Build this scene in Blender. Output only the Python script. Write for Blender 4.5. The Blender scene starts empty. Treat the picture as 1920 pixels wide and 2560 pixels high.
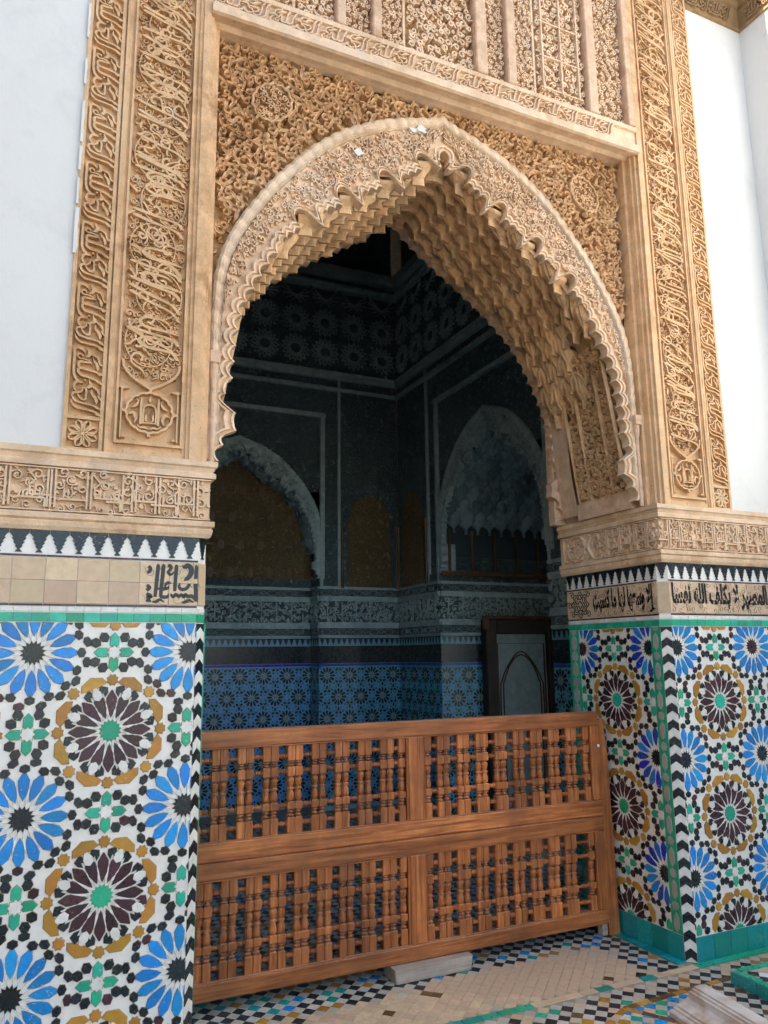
import bpy, math, random
from mathutils import Matrix, Vector
R = math.radians
scene = bpy.context.scene
col = scene.collection
rnd = random.Random(7)

# ------------------------------------------------------------------ camera
F_PX, W_PX, H_PX = 1926.69, 1920.0, 2560.0
YAW, PITCH, ROLL = R(24.8425), R(10.4797), R(-0.6539)
CAM = Vector((0.0, -3.298, 1.6))
fwd0 = Vector((math.sin(YAW), math.cos(YAW), 0)); right0 = Vector((math.cos(YAW), -math.sin(YAW), 0)); up0 = Vector((0, 0, 1))
fwd = fwd0 * math.cos(PITCH) + up0 * math.sin(PITCH)
upv = -fwd0 * math.sin(PITCH) + up0 * math.cos(PITCH)
rgt = right0 * math.cos(ROLL) + upv * math.sin(ROLL)
upc = -right0 * math.sin(ROLL) + upv * math.cos(ROLL)
cd = bpy.data.cameras.new('camera'); cam = bpy.data.objects.new('camera', cd); col.objects.link(cam)
m = Matrix.Identity(4)
for i in range(3):
    m[i][0] = rgt[i]; m[i][1] = upc[i]; m[i][2] = -fwd[i]; m[i][3] = CAM[i]
cam.matrix_world = m
cd.sensor_fit = 'VERTICAL'; cd.sensor_height = 32.0; cd.sensor_width = 24.0
cd.lens = F_PX / H_PX * 32.0
cd.clip_start = 0.02; cd.clip_end = 2000
scene.camera = cam

# ------------------------------------------------------------------ light
SUN_EL, SUN_OFF = R(44), R(1.6)         # sun stands over the left wing, a little behind the facade
to_sun = Vector((-math.cos(SUN_EL) * math.cos(SUN_OFF), math.cos(SUN_EL) * math.sin(SUN_OFF), math.sin(SUN_EL)))
sd = bpy.data.lights.new('sun', 'SUN'); sd.energy = 4.5; sd.angle = R(0.53); sd.color = (1.0, 0.97, 0.92)
sun = bpy.data.objects.new('sun', sd); col.objects.link(sun)
sun.rotation_euler = to_sun.to_track_quat('Z', 'Y').to_euler()
world = bpy.data.worlds.new('World'); scene.world = world; world.use_nodes = True
wn = world.node_tree.nodes; wl = world.node_tree.links
sky = wn.new('ShaderNodeTexSky'); sky.sky_type = 'NISHITA'; sky.sun_disc = False
sky.sun_elevation = SUN_EL; sky.sun_rotation = math.atan2(to_sun.x, to_sun.y)
sky.air_density = 1.0; sky.dust_density = 0.7; sky.ozone_density = 1.0
wl.new(sky.outputs[0], wn['Background'].inputs[0]); wn['Background'].inputs[1].default_value = 0.13
vs = scene.view_settings
vs.view_transform = 'Standard'; vs.look = 'None'; vs.gamma = 1.0; vs.exposure = 1.95
try: vs.use_curve_mapping = False
except Exception: pass
scene.cycles.max_bounces = 6; scene.cycles.diffuse_bounces = 5; scene.cycles.glossy_bounces = 2
scene.cycles.sample_clamp_indirect = 6.0
scene.cycles.use_denoising = True
scene.cycles.use_adaptive_sampling = True; scene.cycles.adaptive_threshold = 0.03
scene.cycles.caustics_reflective = False; scene.cycles.caustics_refractive = False

# ------------------------------------------------------------------ materials
def srgb(r, g, b):
    f = lambda c: (c / 12.92 if c <= .04045 else ((c + .055) / 1.055) ** 2.4)
    return (f(r / 255), f(g / 255), f(b / 255))

def newmat(name):
    mt = bpy.data.materials.new(name); mt.use_nodes = True
    nt = mt.node_tree; b = nt.nodes['Principled BSDF']
    return mt, nt, b

def node(nt, t, **kw):
    n = nt.nodes.new(t)
    for k, v in kw.items():
        if k.startswith('i_'):
            n.inputs[int(k[2:])].default_value = v
        else:
            setattr(n, k, v)
    return n

def ramp(nt, fac, stops):
    r = nt.nodes.new('ShaderNodeValToRGB'); el = r.color_ramp.elements
    while len(el) < len(stops): el.new(0.5)
    for e, (p, c) in zip(el, stops):
        e.position = p; e.color = (*c, 1) if len(c) == 3 else c
    nt.links.new(fac, r.inputs[0]); return r

def noise(nt, scale, detail=4, rough=.6, vec=None, dist=0.0):
    n = nt.nodes.new('ShaderNodeTexNoise'); n.inputs['Scale'].default_value = scale
    n.inputs['Detail'].default_value = detail; n.inputs['Roughness'].default_value = rough
    n.inputs['Distortion'].default_value = dist
    if vec is not None: nt.links.new(vec, n.inputs['Vector'])
    return n

def mixc(nt, fac, a, b, mode='MIX'):
    x = nt.nodes.new('ShaderNodeMix'); x.data_type = 'RGBA'; x.blend_type = mode
    for sock, v in ((x.inputs[0], fac), (x.inputs[6], a), (x.inputs[7], b)):
        if hasattr(v, 'is_output'): nt.links.new(v, sock)
        elif isinstance(v, (int, float)): sock.default_value = v
        else: sock.default_value = (*v, 1)
    return x.outputs[2]

def bump(nt, b, h, strength=.3, dist=.01):
    n = nt.nodes.new('ShaderNodeBump'); n.inputs['Strength'].default_value = strength; n.inputs['Distance'].default_value = dist
    nt.links.new(h, n.inputs['Height']); nt.links.new(n.outputs[0], b.inputs['Normal']); return n

def worldpos(nt):
    return nt.nodes.new('ShaderNodeNewGeometry').outputs['Position']

def objvec(nt, scale=(1, 1, 1)):
    tc = nt.nodes.new('ShaderNodeTexCoord'); mp = nt.nodes.new('ShaderNodeMapping')
    mp.inputs['Scale'].default_value = scale
    nt.links.new(tc.outputs['Object'], mp.inputs['Vector']); return mp.outputs[0]

def make_stucco(name, c0, c1, c2, pale=.5, sc=1.0, bs=.35, var=0.0):
    mt, nt, b = newmat(name); P = worldpos(nt)
    n1 = noise(nt, 2.2 * sc, 3, .62, P); n2 = noise(nt, 14 * sc, 3, .65, P); n3 = noise(nt, 90, 2, .6, P)
    c = ramp(nt, n1.outputs[0], [(.30, c0), (.50, c1), (.72, c2)]).outputs[0]
    f2 = ramp(nt, n2.outputs[0], [(.42, (0, 0, 0)), (.68, (1, 1, 1))])
    c = mixc(nt, f2.outputs[0], c, tuple(min(1, x * 1.22 + .03) for x in c1))
    n4 = noise(nt, 5.3 * sc, 4, .72, P, .5)
    f4 = ramp(nt, n4.outputs[0], [(.60, (0, 0, 0)), (.70, (pale, pale, pale))])
    c = mixc(nt, f4.outputs[0], c, (.66, .55, .44))
    n5 = noise(nt, 40, 3, .75, P)
    f5 = ramp(nt, n5.outputs[0], [(.60, (0, 0, 0)), (.74, (.55, .55, .55))])
    c = mixc(nt, f5.outputs[0], c, tuple(x * .55 for x in c0))
    if var:
        oi = nt.nodes.new('ShaderNodeObjectInfo'); mr = nt.nodes.new('ShaderNodeMapRange'); mr.inputs[3].default_value = 1 - var; mr.inputs[4].default_value = 1 + var
        hs = nt.nodes.new('ShaderNodeHueSaturation'); nt.links.new(oi.outputs['Random'], mr.inputs[0]); nt.links.new(mr.outputs[0], hs.inputs['Value']); nt.links.new(c, hs.inputs['Color']); c = hs.outputs[0]
    nt.links.new(c, b.inputs['Base Color']); b.inputs['Roughness'].default_value = .85
    b.inputs['Specular IOR Level'].default_value = .25
    a = nt.nodes.new('ShaderNodeMath'); a.operation = 'ADD'
    nt.links.new(n3.outputs[0], a.inputs[0]); nt.links.new(n2.outputs[0], a.inputs[1])
    bump(nt, b, a.outputs[0], bs, .006); return mt

M = {}
M['stucco'] = make_stucco('carved_stucco', (.46, .265, .13), (.62, .40, .215), (.73, .53, .33))
M['stucco_pale'] = make_stucco('pale_stucco', (.58, .38, .23), (.69, .50, .33), (.75, .59, .44), .7)
M['stucco_ochre'] = make_stucco('ochre_stucco', (.40, .23, .09), (.50, .31, .13), (.58, .39, .20), .2)
M['stucco_pink'] = make_stucco('pink_stucco', (.50, .31, .19), (.61, .42, .28), (.67, .51, .37), .4)
M['cornice'] = make_stucco('cornice_stucco', (.20, .12, .055), (.29, .185, .09), (.36, .24, .13), .1)
M['muqarnas'] = make_stucco('muqarnas_stucco', (.44, .24, .12), (.60, .38, .20), (.70, .50, .30), .25, 1.0, .35, .24)
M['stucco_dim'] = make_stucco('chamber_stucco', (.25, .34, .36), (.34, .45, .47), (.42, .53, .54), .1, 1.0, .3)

def make_flat_early(name, c):
    mt, nt, b = newmat(name); b.inputs['Base Color'].default_value = (*c, 1); b.inputs['Roughness'].default_value = .9; return mt

def make_carved(name, c0, c1, sc, st=1.0):
    # distant stucco whose carving is too fine to pick apart: bumped relief, with shade of its hollows painted into the colour
    mt, nt, b = newmat(name); P = worldpos(nt)
    w = noise(nt, sc * .5, 2, .5, P, 3.5)
    v = nt.nodes.new('ShaderNodeTexVoronoi'); v.inputs['Scale'].default_value = sc; v.feature = 'SMOOTH_F1'
    vm = nt.nodes.new('ShaderNodeVectorMath'); vm.operation = 'MULTIPLY_ADD'
    vm.inputs[1].default_value = (.12, .12, .12); nt.links.new(w.outputs['Color'], vm.inputs[0]); nt.links.new(P, vm.inputs[2])
    nt.links.new(vm.outputs[0], v.inputs['Vector'])
    wv = nt.nodes.new('ShaderNodeMath'); wv.operation = 'SINE'
    mu = nt.nodes.new('ShaderNodeMath'); mu.operation = 'MULTIPLY'; mu.inputs[1].default_value = 11.0
    nt.links.new(v.outputs['Distance'], mu.inputs[0]); nt.links.new(mu.outputs[0], wv.inputs[0])
    r = ramp(nt, wv.outputs[0], [(.25, c0), (.75, c1)])
    big = noise(nt, 1.4, 4, .6, P)
    c = mixc(nt, big.outputs[0], r.outputs[0], tuple(x * .7 for x in c1))
    nt.links.new(c, b.inputs['Base Color']); b.inputs['Roughness'].default_value = .8
    bump(nt, b, wv.outputs[0], st, .02); return mt
M['gap_shade'] = make_flat_early('painted_gap_shade', (.045, .07, .085))  # shade between the chamber's muqarnas cells, painted as a dark shell colour
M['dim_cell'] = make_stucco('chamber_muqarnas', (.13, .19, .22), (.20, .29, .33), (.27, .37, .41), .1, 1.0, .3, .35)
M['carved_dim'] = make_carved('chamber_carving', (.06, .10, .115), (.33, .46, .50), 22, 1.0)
M['carved_warm'] = make_carved('warm_carving', (.17, .125, .055), (.60, .46, .25), 24)

def make_plaster(name, c):
    mt, nt, b = newmat(name); P = worldpos(nt)
    n1 = noise(nt, 1.1, 5, .6, P); n2 = noise(nt, 26, 5, .65, P)
    cc = ramp(nt, n1.outputs[0], [(.3, tuple(x * .93 for x in c)), (.7, c)]).outputs[0]
    n3 = noise(nt, 3.2, 5, .7, P, .8); f = ramp(nt, n3.outputs[0], [(.52, (0, 0, 0)), (.72, (.5, .5, .5))])
    cc = mixc(nt, f.outputs[0], cc, tuple(x * .8 for x in c))
    nt.links.new(cc, b.inputs['Base Color']); b.inputs['Roughness'].default_value = .8
    bump(nt, b, n2.outputs[0], .16, .008); return mt
M['plaster'] = make_plaster('white_plaster', (.77, .77, .735))
M['plaster_tan'] = make_plaster('courtyard_plaster', (.62, .50, .38))

def make_glaze(name, c, var=.25, rough=.16, chips=True, chipc=(.62, .55, .45), hue=0.02):
    mt, nt, b = newmat(name)
    oi = nt.nodes.new('ShaderNodeObjectInfo'); P = worldpos(nt)
    hs = nt.nodes.new('ShaderNodeHueSaturation'); hs.inputs['Color'].default_value = (*c, 1)
    mr = nt.nodes.new('ShaderNodeMapRange'); mr.inputs[3].default_value = 1 - var; mr.inputs[4].default_value = 1 + var
    nt.links.new(oi.outputs['Random'], mr.inputs[0]); nt.links.new(mr.outputs[0], hs.inputs['Value'])
    mh = nt.nodes.new('ShaderNodeMapRange'); mh.inputs[3].default_value = .5 - hue; mh.inputs[4].default_value = .5 + hue
    m7 = nt.nodes.new('ShaderNodeMath'); m7.operation = 'MULTIPLY'; m7.inputs[1].default_value = 7.13
    fr = nt.nodes.new('ShaderNodeMath'); fr.operation = 'FRACT'
    nt.links.new(oi.outputs['Random'], m7.inputs[0]); nt.links.new(m7.outputs[0], fr.inputs[0])
    nt.links.new(fr.outputs[0], mh.inputs[0]); nt.links.new(mh.outputs[0], hs.inputs['Hue'])
    n1 = noise(nt, 30, 4, .6, P)
    c1 = mixc(nt, ramp(nt, n1.outputs[0], [(.35, (0, 0, 0)), (.75, (.55, .55, .55))]).outputs[0], hs.outputs[0], tuple(min(1, x * .62) for x in c))
    if chips:
        n2 = noise(nt, 95, 3, .55, P); n3 = noise(nt, 6, 3, .5, P)
        mm = nt.nodes.new('ShaderNodeMath'); mm.operation = 'MULTIPLY_ADD'; mm.inputs[1].default_value = .35
        nt.links.new(n3.outputs[0], mm.inputs[0]); nt.links.new(n2.outputs[0], mm.inputs[2])
        f = ramp(nt, mm.outputs[0], [(.865, (0, 0, 0)), (.895, (.8, .8, .8))])
        c1 = mixc(nt, f.outputs[0], c1, chipc)
    nt.links.new(c1, b.inputs['Base Color'])
    rr = nt.nodes.new('ShaderNodeMapRange'); rr.inputs[3].default_value = rough; rr.inputs[4].default_value = rough + .28
    nt.links.new(n1.outputs[0], rr.inputs[0]); nt.links.new(rr.outputs[0], b.inputs['Roughness'])
    b.inputs['Specular IOR Level'].default_value = .5
    n4 = noise(nt, 22, 3, .55, P); bump(nt, b, n4.outputs[0], .12, .004)
    return mt
M['t_white'] = make_glaze('white_glaze', (.84, .83, .77), .06, .2, True, (.45, .36, .25), .01)
M['t_blue'] = make_glaze('blue_glaze', (.014, .27, .70), .28, .15, True, (.5, .5, .5), .012)
M['t_deep'] = make_glaze('deep_blue_glaze', (.015, .075, .50), .35, .15, True, (.5, .5, .5), .03)
M['t_black'] = make_glaze('black_glaze', (.012, .022, .028), .5, .14, True, (.22, .22, .2), .06)
M['t_purple'] = make_glaze('aubergine_glaze', (.060, .022, .032), .45, .16, True, (.3, .2, .2), .03)
M['t_ochre'] = make_glaze('ochre_glaze', (.50, .25, .04), .25, .18, True, (.55, .45, .3), .012)
M['t_green'] = make_glaze('green_glaze', (.025, .44, .27), .25, .16, True, (.5, .5, .4), .02)
M['t_turq'] = make_glaze('turquoise_glaze', (.012, .33, .31), .22, .18, True, (.4, .5, .45), .03)
M['t_grey'] = make_glaze('grey_glaze', (.42, .42, .40), .12, .2, True, (.3, .3, .3), .01)
M['t_tan'] = make_glaze('worn_biscuit', (.70, .52, .34), .14, .34, True, (.62, .52, .42), .015)
M['t_brown'] = make_glaze('brown_glaze', (.17, .085, .03), .35, .25, True, (.45, .35, .22), .02)
M['f_white'] = make_glaze('worn_white_glaze', (.62, .57, .48), .22, .25, True, (.42, .33, .22), .015)
M['f_black'] = make_glaze('worn_black_glaze', (.035, .038, .04), .6, .22, True, (.40, .32, .22), .05)
M['t_sky'] = make_glaze('pale_blue_glaze', (.17, .43, .60), .2, .2, False)

def make_flat(name, c, rough=.7, var=.3, sc=25, bs=.2):
    mt, nt, b = newmat(name); P = worldpos(nt); n = noise(nt, sc, 5, .65, P)
    r = ramp(nt, n.outputs[0], [(.3, tuple(x * (1 - var) for x in c)), (.7, tuple(min(1, x * (1 + var * .6)) for x in c))])
    nt.links.new(r.outputs[0], b.inputs['Base Color']); b.inputs['Roughness'].default_value = rough
    bump(nt, b, n.outputs[0], bs, .005); return mt
M['joint'] = make_flat('tile_joint', (.38, .27, .16), .9)
M['grout'] = make_flat('grout', (.50, .43, .33), .9)
M['bed'] = make_flat('white_tile_bed', (.86, .84, .78), .30, .10, 18, .15)
M['floor_bed'] = make_flat('floor_bed', (.42, .35, .26), .8)
M['ground'] = make_flat('courtyard_ground', (.50, .42, .33), .8, .25, 3)
M['ink'] = make_flat('ink_glaze', (.012, .012, .016), .3, .3)
M['marble'] = None

def make_marble():
    mt, nt, b = newmat('worn_marble'); P = worldpos(nt)
    n = noise(nt, 6, 5, .6, P, .6); n2 = noise(nt, 120, 3, .6, P)
    c = ramp(nt, n.outputs[0], [(.28, (.34, .24, .17)), (.45, (.56, .44, .35)), (.6, (.70, .62, .55)), (.75, (.78, .75, .71))]).outputs[0]
    nt.links.new(c, b.inputs['Base Color']); b.inputs['Roughness'].default_value = .45
    bump(nt, b, n2.outputs[0], .15, .004); return mt
M['marble'] = make_marble()

def make_wood(name, axis, c0, c1, c2, rough=.45):
    mt, nt, b = newmat(name); P = worldpos(nt)
    mp = nt.nodes.new('ShaderNodeMapping'); nt.links.new(P, mp.inputs['Vector'])
    s = [55.0, 55.0, 55.0]; s[axis] = 2.6; mp.inputs['Scale'].default_value = s
    oi = nt.nodes.new('ShaderNodeObjectInfo')
    ad = nt.nodes.new('ShaderNodeVectorMath'); ad.operation = 'ADD'
    ml = nt.nodes.new('ShaderNodeMath'); ml.operation = 'MULTIPLY'; ml.inputs[1].default_value = 40
    nt.links.new(oi.outputs['Random'], ml.inputs[0]); nt.links.new(mp.outputs[0], ad.inputs[0]); nt.links.new(ml.outputs[0], ad.inputs[1])
    n = noise(nt, 1.0, 6, .68, ad.outputs[0], .6); n2 = noise(nt, 3, 4, .6, P)
    c = ramp(nt, n.outputs[0], [(.28, c0), (.47, c1), (.68, c2)]).outputs[0]
    big = ramp(nt, n2.outputs[0], [(.35, (.62, .62, .62)), (.65, (1.1, 1.1, 1.1))])
    c = mixc(nt, 1.0, c, big.outputs[0], 'MULTIPLY')
    mv = nt.nodes.new('ShaderNodeMapRange'); mv.inputs[3].default_value = .78; mv.inputs[4].default_value = 1.22
    nt.links.new(oi.outputs['Random'], mv.inputs[0])
    hs = nt.nodes.new('ShaderNodeHueSaturation'); nt.links.new(c, hs.inputs['Color']); nt.links.new(mv.outputs[0], hs.inputs['Value'])
    gw = noise(nt, 9, 4, .7, P); gf = ramp(nt, gw.outputs[0], [(.48, (0, 0, 0)), (.72, (.55, .55, .55))])
    wc_ = mixc(nt, gf.outputs[0], hs.outputs[0], tuple(x * .45 + .03 for x in c1))
    # pale dust lies on upward faces
    g = nt.nodes.new('ShaderNodeNewGeometry'); sp = nt.nodes.new('ShaderNodeSeparateXYZ'); nt.links.new(g.outputs['Normal'], sp.inputs[0])
    dn = noise(nt, 60, 4, .7, P)
    mm = nt.nodes.new('ShaderNodeMath'); mm.operation = 'MULTIPLY'; nt.links.new(sp.outputs['Z'], mm.inputs[0]); nt.links.new(dn.outputs[0], mm.inputs[1])
    df = ramp(nt, mm.outputs[0], [(.34, (0, 0, 0)), (.6, (.7, .7, .7))])
    cc = mixc(nt, df.outputs[0], wc_, (.42, .33, .26))
    nt.links.new(cc, b.inputs['Base Color']); b.inputs['Roughness'].default_value = rough
    bump(nt, b, n.outputs[0], .35, .003); return mt
WC = ((.13, .038, .012), (.43, .128, .032), (.64, .245, .075))
M['wood_x'] = make_wood('cedar_rail', 0, *WC); M['wood_z'] = make_wood('cedar_post', 2, *WC)
M['wood_y'] = make_wood('cedar_rung', 0, *WC)
M['wood_grey'] = make_wood('weathered_wood', 0, (.36, .28, .21), (.52, .44, .36), (.62, .55, .47), .75)
M['wood_dark'] = make_wood('dark_wood', 2, (.02, .012, .008), (.04, .025, .016), (.06, .04, .026), .5)
M['wood_brown'] = make_wood('brown_moulding', 2, (.07, .03, .015), (.13, .06, .028), (.19, .09, .04), .5)

# ------------------------------------------------------------------ mesh helpers
class MB:
    def __init__(s): s.v = []; s.f = []; s.m = []
    def add(s, vs, fs, mi=0):
        o = len(s.v); s.v.extend(vs)
        for f in fs: s.f.append(tuple(i + o for i in f)); s.m.append(mi)
    def box(s, x0, x1, y0, y1, z0, z1, mi=0, bev=0.0):
        if bev <= 0:
            s.add([(x0, y0, z0), (x1, y0, z0), (x1, y1, z0), (x0, y1, z0), (x0, y0, z1), (x1, y0, z1), (x1, y1, z1), (x0, y1, z1)],
                  [(0, 3, 2, 1), (4, 5, 6, 7), (0, 1, 5, 4), (1, 2, 6, 5), (2, 3, 7, 6), (3, 0, 4, 7)], mi)
            return
        b = min(bev, (x1 - x0) * .45, (y1 - y0) * .45, (z1 - z0) * .45); vs = []
        for X, Y, Z, sx, sy, sz in ((x, y, z, a, c, d) for x, a in ((x0, 1), (x1, -1)) for y, c in ((y0, 1), (y1, -1)) for z, d in ((z0, 1), (z1, -1))):
            vs += [(X, Y + sy * b, Z + sz * b), (X + sx * b, Y, Z + sz * b), (X + sx * b, Y + sy * b, Z)]
        I = lambda a, b_, c, k: (a * 4 + b_ * 2 + c) * 3 + k
        fs = []
        for a in (0, 1):
            q = [I(a, 0, 0, 0), I(a, 1, 0, 0), I(a, 1, 1, 0), I(a, 0, 1, 0)]; fs.append(q if a == 0 else q[::-1])
            q = [I(0, a, 0, 1), I(1, a, 0, 1), I(1, a, 1, 1), I(0, a, 1, 1)]; fs.append(q if a == 0 else q[::-1])
            q = [I(0, 0, a, 2), I(1, 0, a, 2), I(1, 1, a, 2), I(0, 1, a, 2)]; fs.append(q[::-1] if a == 0 else q)
        for a in (0, 1):
            for c in (0, 1):
                fs.append((I(a, c, 0, 0), I(a, c, 1, 0), I(a, c, 1, 1), I(a, c, 0, 1)))
                fs.append((I(a, 0, c, 0), I(a, 1, c, 0), I(a, 1, c, 2), I(a, 0, c, 2)))
                fs.append((I(0, a, c, 1), I(1, a, c, 1), I(1, a, c, 2), I(0, a, c, 2)))
        for a in (0, 1):
            for c in (0, 1):
                for d in (0, 1): fs.append((I(a, c, d, 0), I(a, c, d, 1), I(a, c, d, 2)))
        s.add(vs, fs, mi)
    def prism(s, poly, f, h0, h1, bev=0.0, mi=0):
        # poly in (u,v); f(u,v,h); top face at h1, walls down to h0
        n = len(poly); cx = sum(p[0] for p in poly) / n; cy = sum(p[1] for p in poly) / n
        vs = [f(u, v, h0) for u, v in poly]; fs = []
        if bev > 0:
            vs += [f(u, v, h1 - bev) for u, v in poly]
            ins = []
            for u, v in poly:
                d = math.hypot(u - cx, v - cy) or 1; k = max(.3, 1 - bev * 1.1 / d); ins.append((cx + (u - cx) * k, cy + (v - cy) * k))
            vs += [f(u, v, h1) for u, v in ins]
            for k in range(n):
                j = (k + 1) % n; fs += [(k, j, n + j, n + k), (n + k, n + j, 2 * n + j, 2 * n + k)]
            fs.append(tuple(range(2 * n, 3 * n)))
        else:
            vs += [f(u, v, h1) for u, v in poly]
            for k in range(n):
                j = (k + 1) % n; fs.append((k, j, n + j, n + k))
            fs.append(tuple(range(n, 2 * n)))
        s.add(vs, fs, mi)
    def grid(s, P, mi=0, close=False):
        a, b = len(P), len(P[0]); vs = [p for row in P for p in row]; fs = []
        for i in range(a - 1):
            for j in range(b - (0 if close else 1)):
                k = (j + 1) % b; fs.append((i * b + j, i * b + k, (i + 1) * b + k, (i + 1) * b + j))
        s.add(vs, fs, mi)
    def lathe(s, prof, f, seg=10, mi=0, cap=True):
        # prof [(r,t)], f(x,y,t)
        P = [[f(r * math.cos(2 * math.pi * k / seg), r * math.sin(2 * math.pi * k / seg), t) for k in range(seg)] for r, t in prof]
        s.grid(P, mi, True)
        if cap:
            s.add(P[0], [tuple(range(seg))[::-1]], mi); s.add(P[-1], [tuple(range(seg))], mi)
    def ribbon(s, pts, f, h0, h1, sub=4, dome=0.0, mi=0, inset=.22):
        P = smooth(pts, sub); n = len(P)
        if n < 2: return
        s.k = getattr(s, 'k', 0) + 1; h1 = h1 + ((s.k * 37) % 17) * .00011 * (1 if h1 - h0 > .004 else .12)   # crossing strokes never share a plane
        vs = []; k = 5 if dome else 4
        for i, (u, v, w) in enumerate(P):
            a = P[max(0, i - 1)]; b = P[min(n - 1, i + 1)]
            tx, ty = b[0] - a[0], b[1] - a[1]; L = math.hypot(tx, ty) or 1e-9
            nx, ny = -ty / L, tx / L; w2 = w / 2; wi = w2 * (1 - inset)
            vs.append(f(u + nx * w2, v + ny * w2, h0)); vs.append(f(u + nx * wi, v + ny * wi, h1))
            if dome: vs.append(f(u, v, h1 + dome))
            vs.append(f(u - nx * wi, v - ny * wi, h1)); vs.append(f(u - nx * w2, v - ny * w2, h0))
        fs = []
        for i in range(n - 1):
            for j in range(k - 1): fs.append((i * k + j, i * k + j + 1, (i + 1) * k + j + 1, (i + 1) * k + j))
        fs.append(tuple(range(k))); fs.append(tuple((n - 1) * k + j for j in range(k))[::-1])
        s.add(vs, fs, mi)
    def mesh(s, name, mats, smooth_=False):
        me = bpy.data.meshes.new(name); me.from_pydata(s.v, [], s.f)
        for m_ in mats: me.materials.append(m_)
        if len(mats) > 1: me.polygons.foreach_set('material_index', s.m)
        if smooth_: me.polygons.foreach_set('use_smooth', [True] * len(me.polygons))
        me.update(); return me
    def build(s, name, mats, parent=None, smooth_=False, kind=None):
        if not isinstance(mats, (list, tuple)): mats = [mats]
        return link(name, s.mesh(name, mats, smooth_), parent, kind=kind)

def link(name, me, parent=None, mat=None, kind=None):
    o = bpy.data.objects.new(name, me); col.objects.link(o)
    if parent is not None:
        o.parent = parent; o.matrix_parent_inverse = parent.matrix_basis.inverted() if parent.name in PARTS else PINV[parent.name]
        PARTS[o.name] = root_of(parent)
    if mat is not None: o.matrix_basis = mat
    if kind: o['kind'] = kind
    return o
PINV = {}; PARTS = {}
def root_of(p): return PARTS.get(p.name, p.name)

def subpart(name, me, part, mat=None, kind=None):
    # a child of a part that itself lies at the world origin of its thing (part.matrix_basis identity)
    o = bpy.data.objects.new(name, me); col.objects.link(o); o.parent = part
    if mat is not None: o.matrix_basis = mat
    if kind: o['kind'] = kind
    return o

def thing(name, label, cat, loc=(0, 0, 0), group=None):
    o = bpy.data.objects.new(name, None); col.objects.link(o); o.location = loc; o.empty_display_size = .1
    o['label'] = label; o['category'] = cat
    if group: o['group'] = group
    PINV[o.name] = Matrix.Translation(-Vector(loc)); return o

def structure(name, mb, mats):
    o = mb.build(name, mats); o['kind'] = 'structure'; PINV[o.name] = Matrix.Identity(4); return o

def smooth(pts, sub):
    if sub <= 1 or len(pts) < 3: return pts
    out = []; n = len(pts)
    for i in range(n - 1):
        p0 = pts[max(0, i - 1)]; p1 = pts[i]; p2 = pts[i + 1]; p3 = pts[min(n - 1, i + 2)]
        for k in range(sub):
            t = k / sub; t2 = t * t; t3 = t2 * t
            out.append(tuple(.5 * (2 * b + (c - a) * t + (2 * a - 5 * b + 4 * c - d) * t2 + (3 * b - a - 3 * c + d) * t3) for a, b, c, d in zip(p0, p1, p2, p3)))
    out.append(tuple(pts[-1])); return [(a, b, max(.0006, w)) for a, b, w in out]

def frame(o, u, v, n):
    o, u, v, n = Vector(o), Vector(u), Vector(v), Vector(n)
    def f(a, b, h): return tuple(o + u * a + v * b + n * h)
    f.mat = Matrix(((u.x, v.x, n.x, o.x), (u.y, v.y, n.y, o.y), (u.z, v.z, n.z, o.z), (0, 0, 0, 1)))
    return f

def clip(poly, u0, u1, v0, v1):
    def cut(P, ins, inter):
        out = []
        for i in range(len(P)):
            a, b = P[i - 1], P[i]
            if ins(b):
                if not ins(a): out.append(inter(a, b))
                out.append(b)
            elif ins(a): out.append(inter(a, b))
        return out
    def ix(c): return lambda a, b: (c, a[1] + (b[1] - a[1]) * (c - a[0]) / (b[0] - a[0]))
    def iy(c): return lambda a, b: (a[0] + (b[0] - a[0]) * (c - a[1]) / (b[1] - a[1]), c)
    P = cut(poly, lambda p: p[0] >= u0, ix(u0))
    if P: P = cut(P, lambda p: p[0] <= u1, ix(u1))
    if P: P = cut(P, lambda p: p[1] >= v0, iy(v0))
    if P: P = cut(P, lambda p: p[1] <= v1, iy(v1))
    return P
def area(P): return .5 * abs(sum(P[i - 1][0] * P[i][1] - P[i][0] * P[i - 1][1] for i in range(len(P))))

# carved ornament --------------------------------------------------
def scroll(cx, cy, r, a0, d, w, turns=1.25, tail=1.0):
    pts = []; n = 9
    for k in range(n + 1):
        t = k / n; a = a0 + d * turns * 2 * math.pi * t; rr = r * (1 - .72 * t)
        pts.append((cx + rr * math.cos(a), cy + rr * math.sin(a), w * (.75 + .35 * t)))
    if tail > 0:
        ta = a0 - d * math.pi / 2; p = pts[0]
        pre = []
        for k in (2, 1):
            q = k / 2; b = ta - d * .55 * q * (-1)
            pre.append((p[0] + math.cos(b) * r * tail * q * 1.3, p[1] + math.sin(b) * r * tail * q * 1.3, w * (.8 if k == 1 else .35)))
        pts = pre + pts
    return pts

def leaf(cx, cy, L, a, bend, w):
    pts = []
    for t, k in ((0, .1), (.25, .6), (.5, 1), (.75, .75), (1, .08)):
        b = a + bend * (t - .3)
        pts.append((cx + math.cos(b) * L * t, cy + math.sin(b) * L * t, w * k))
    return pts

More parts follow.
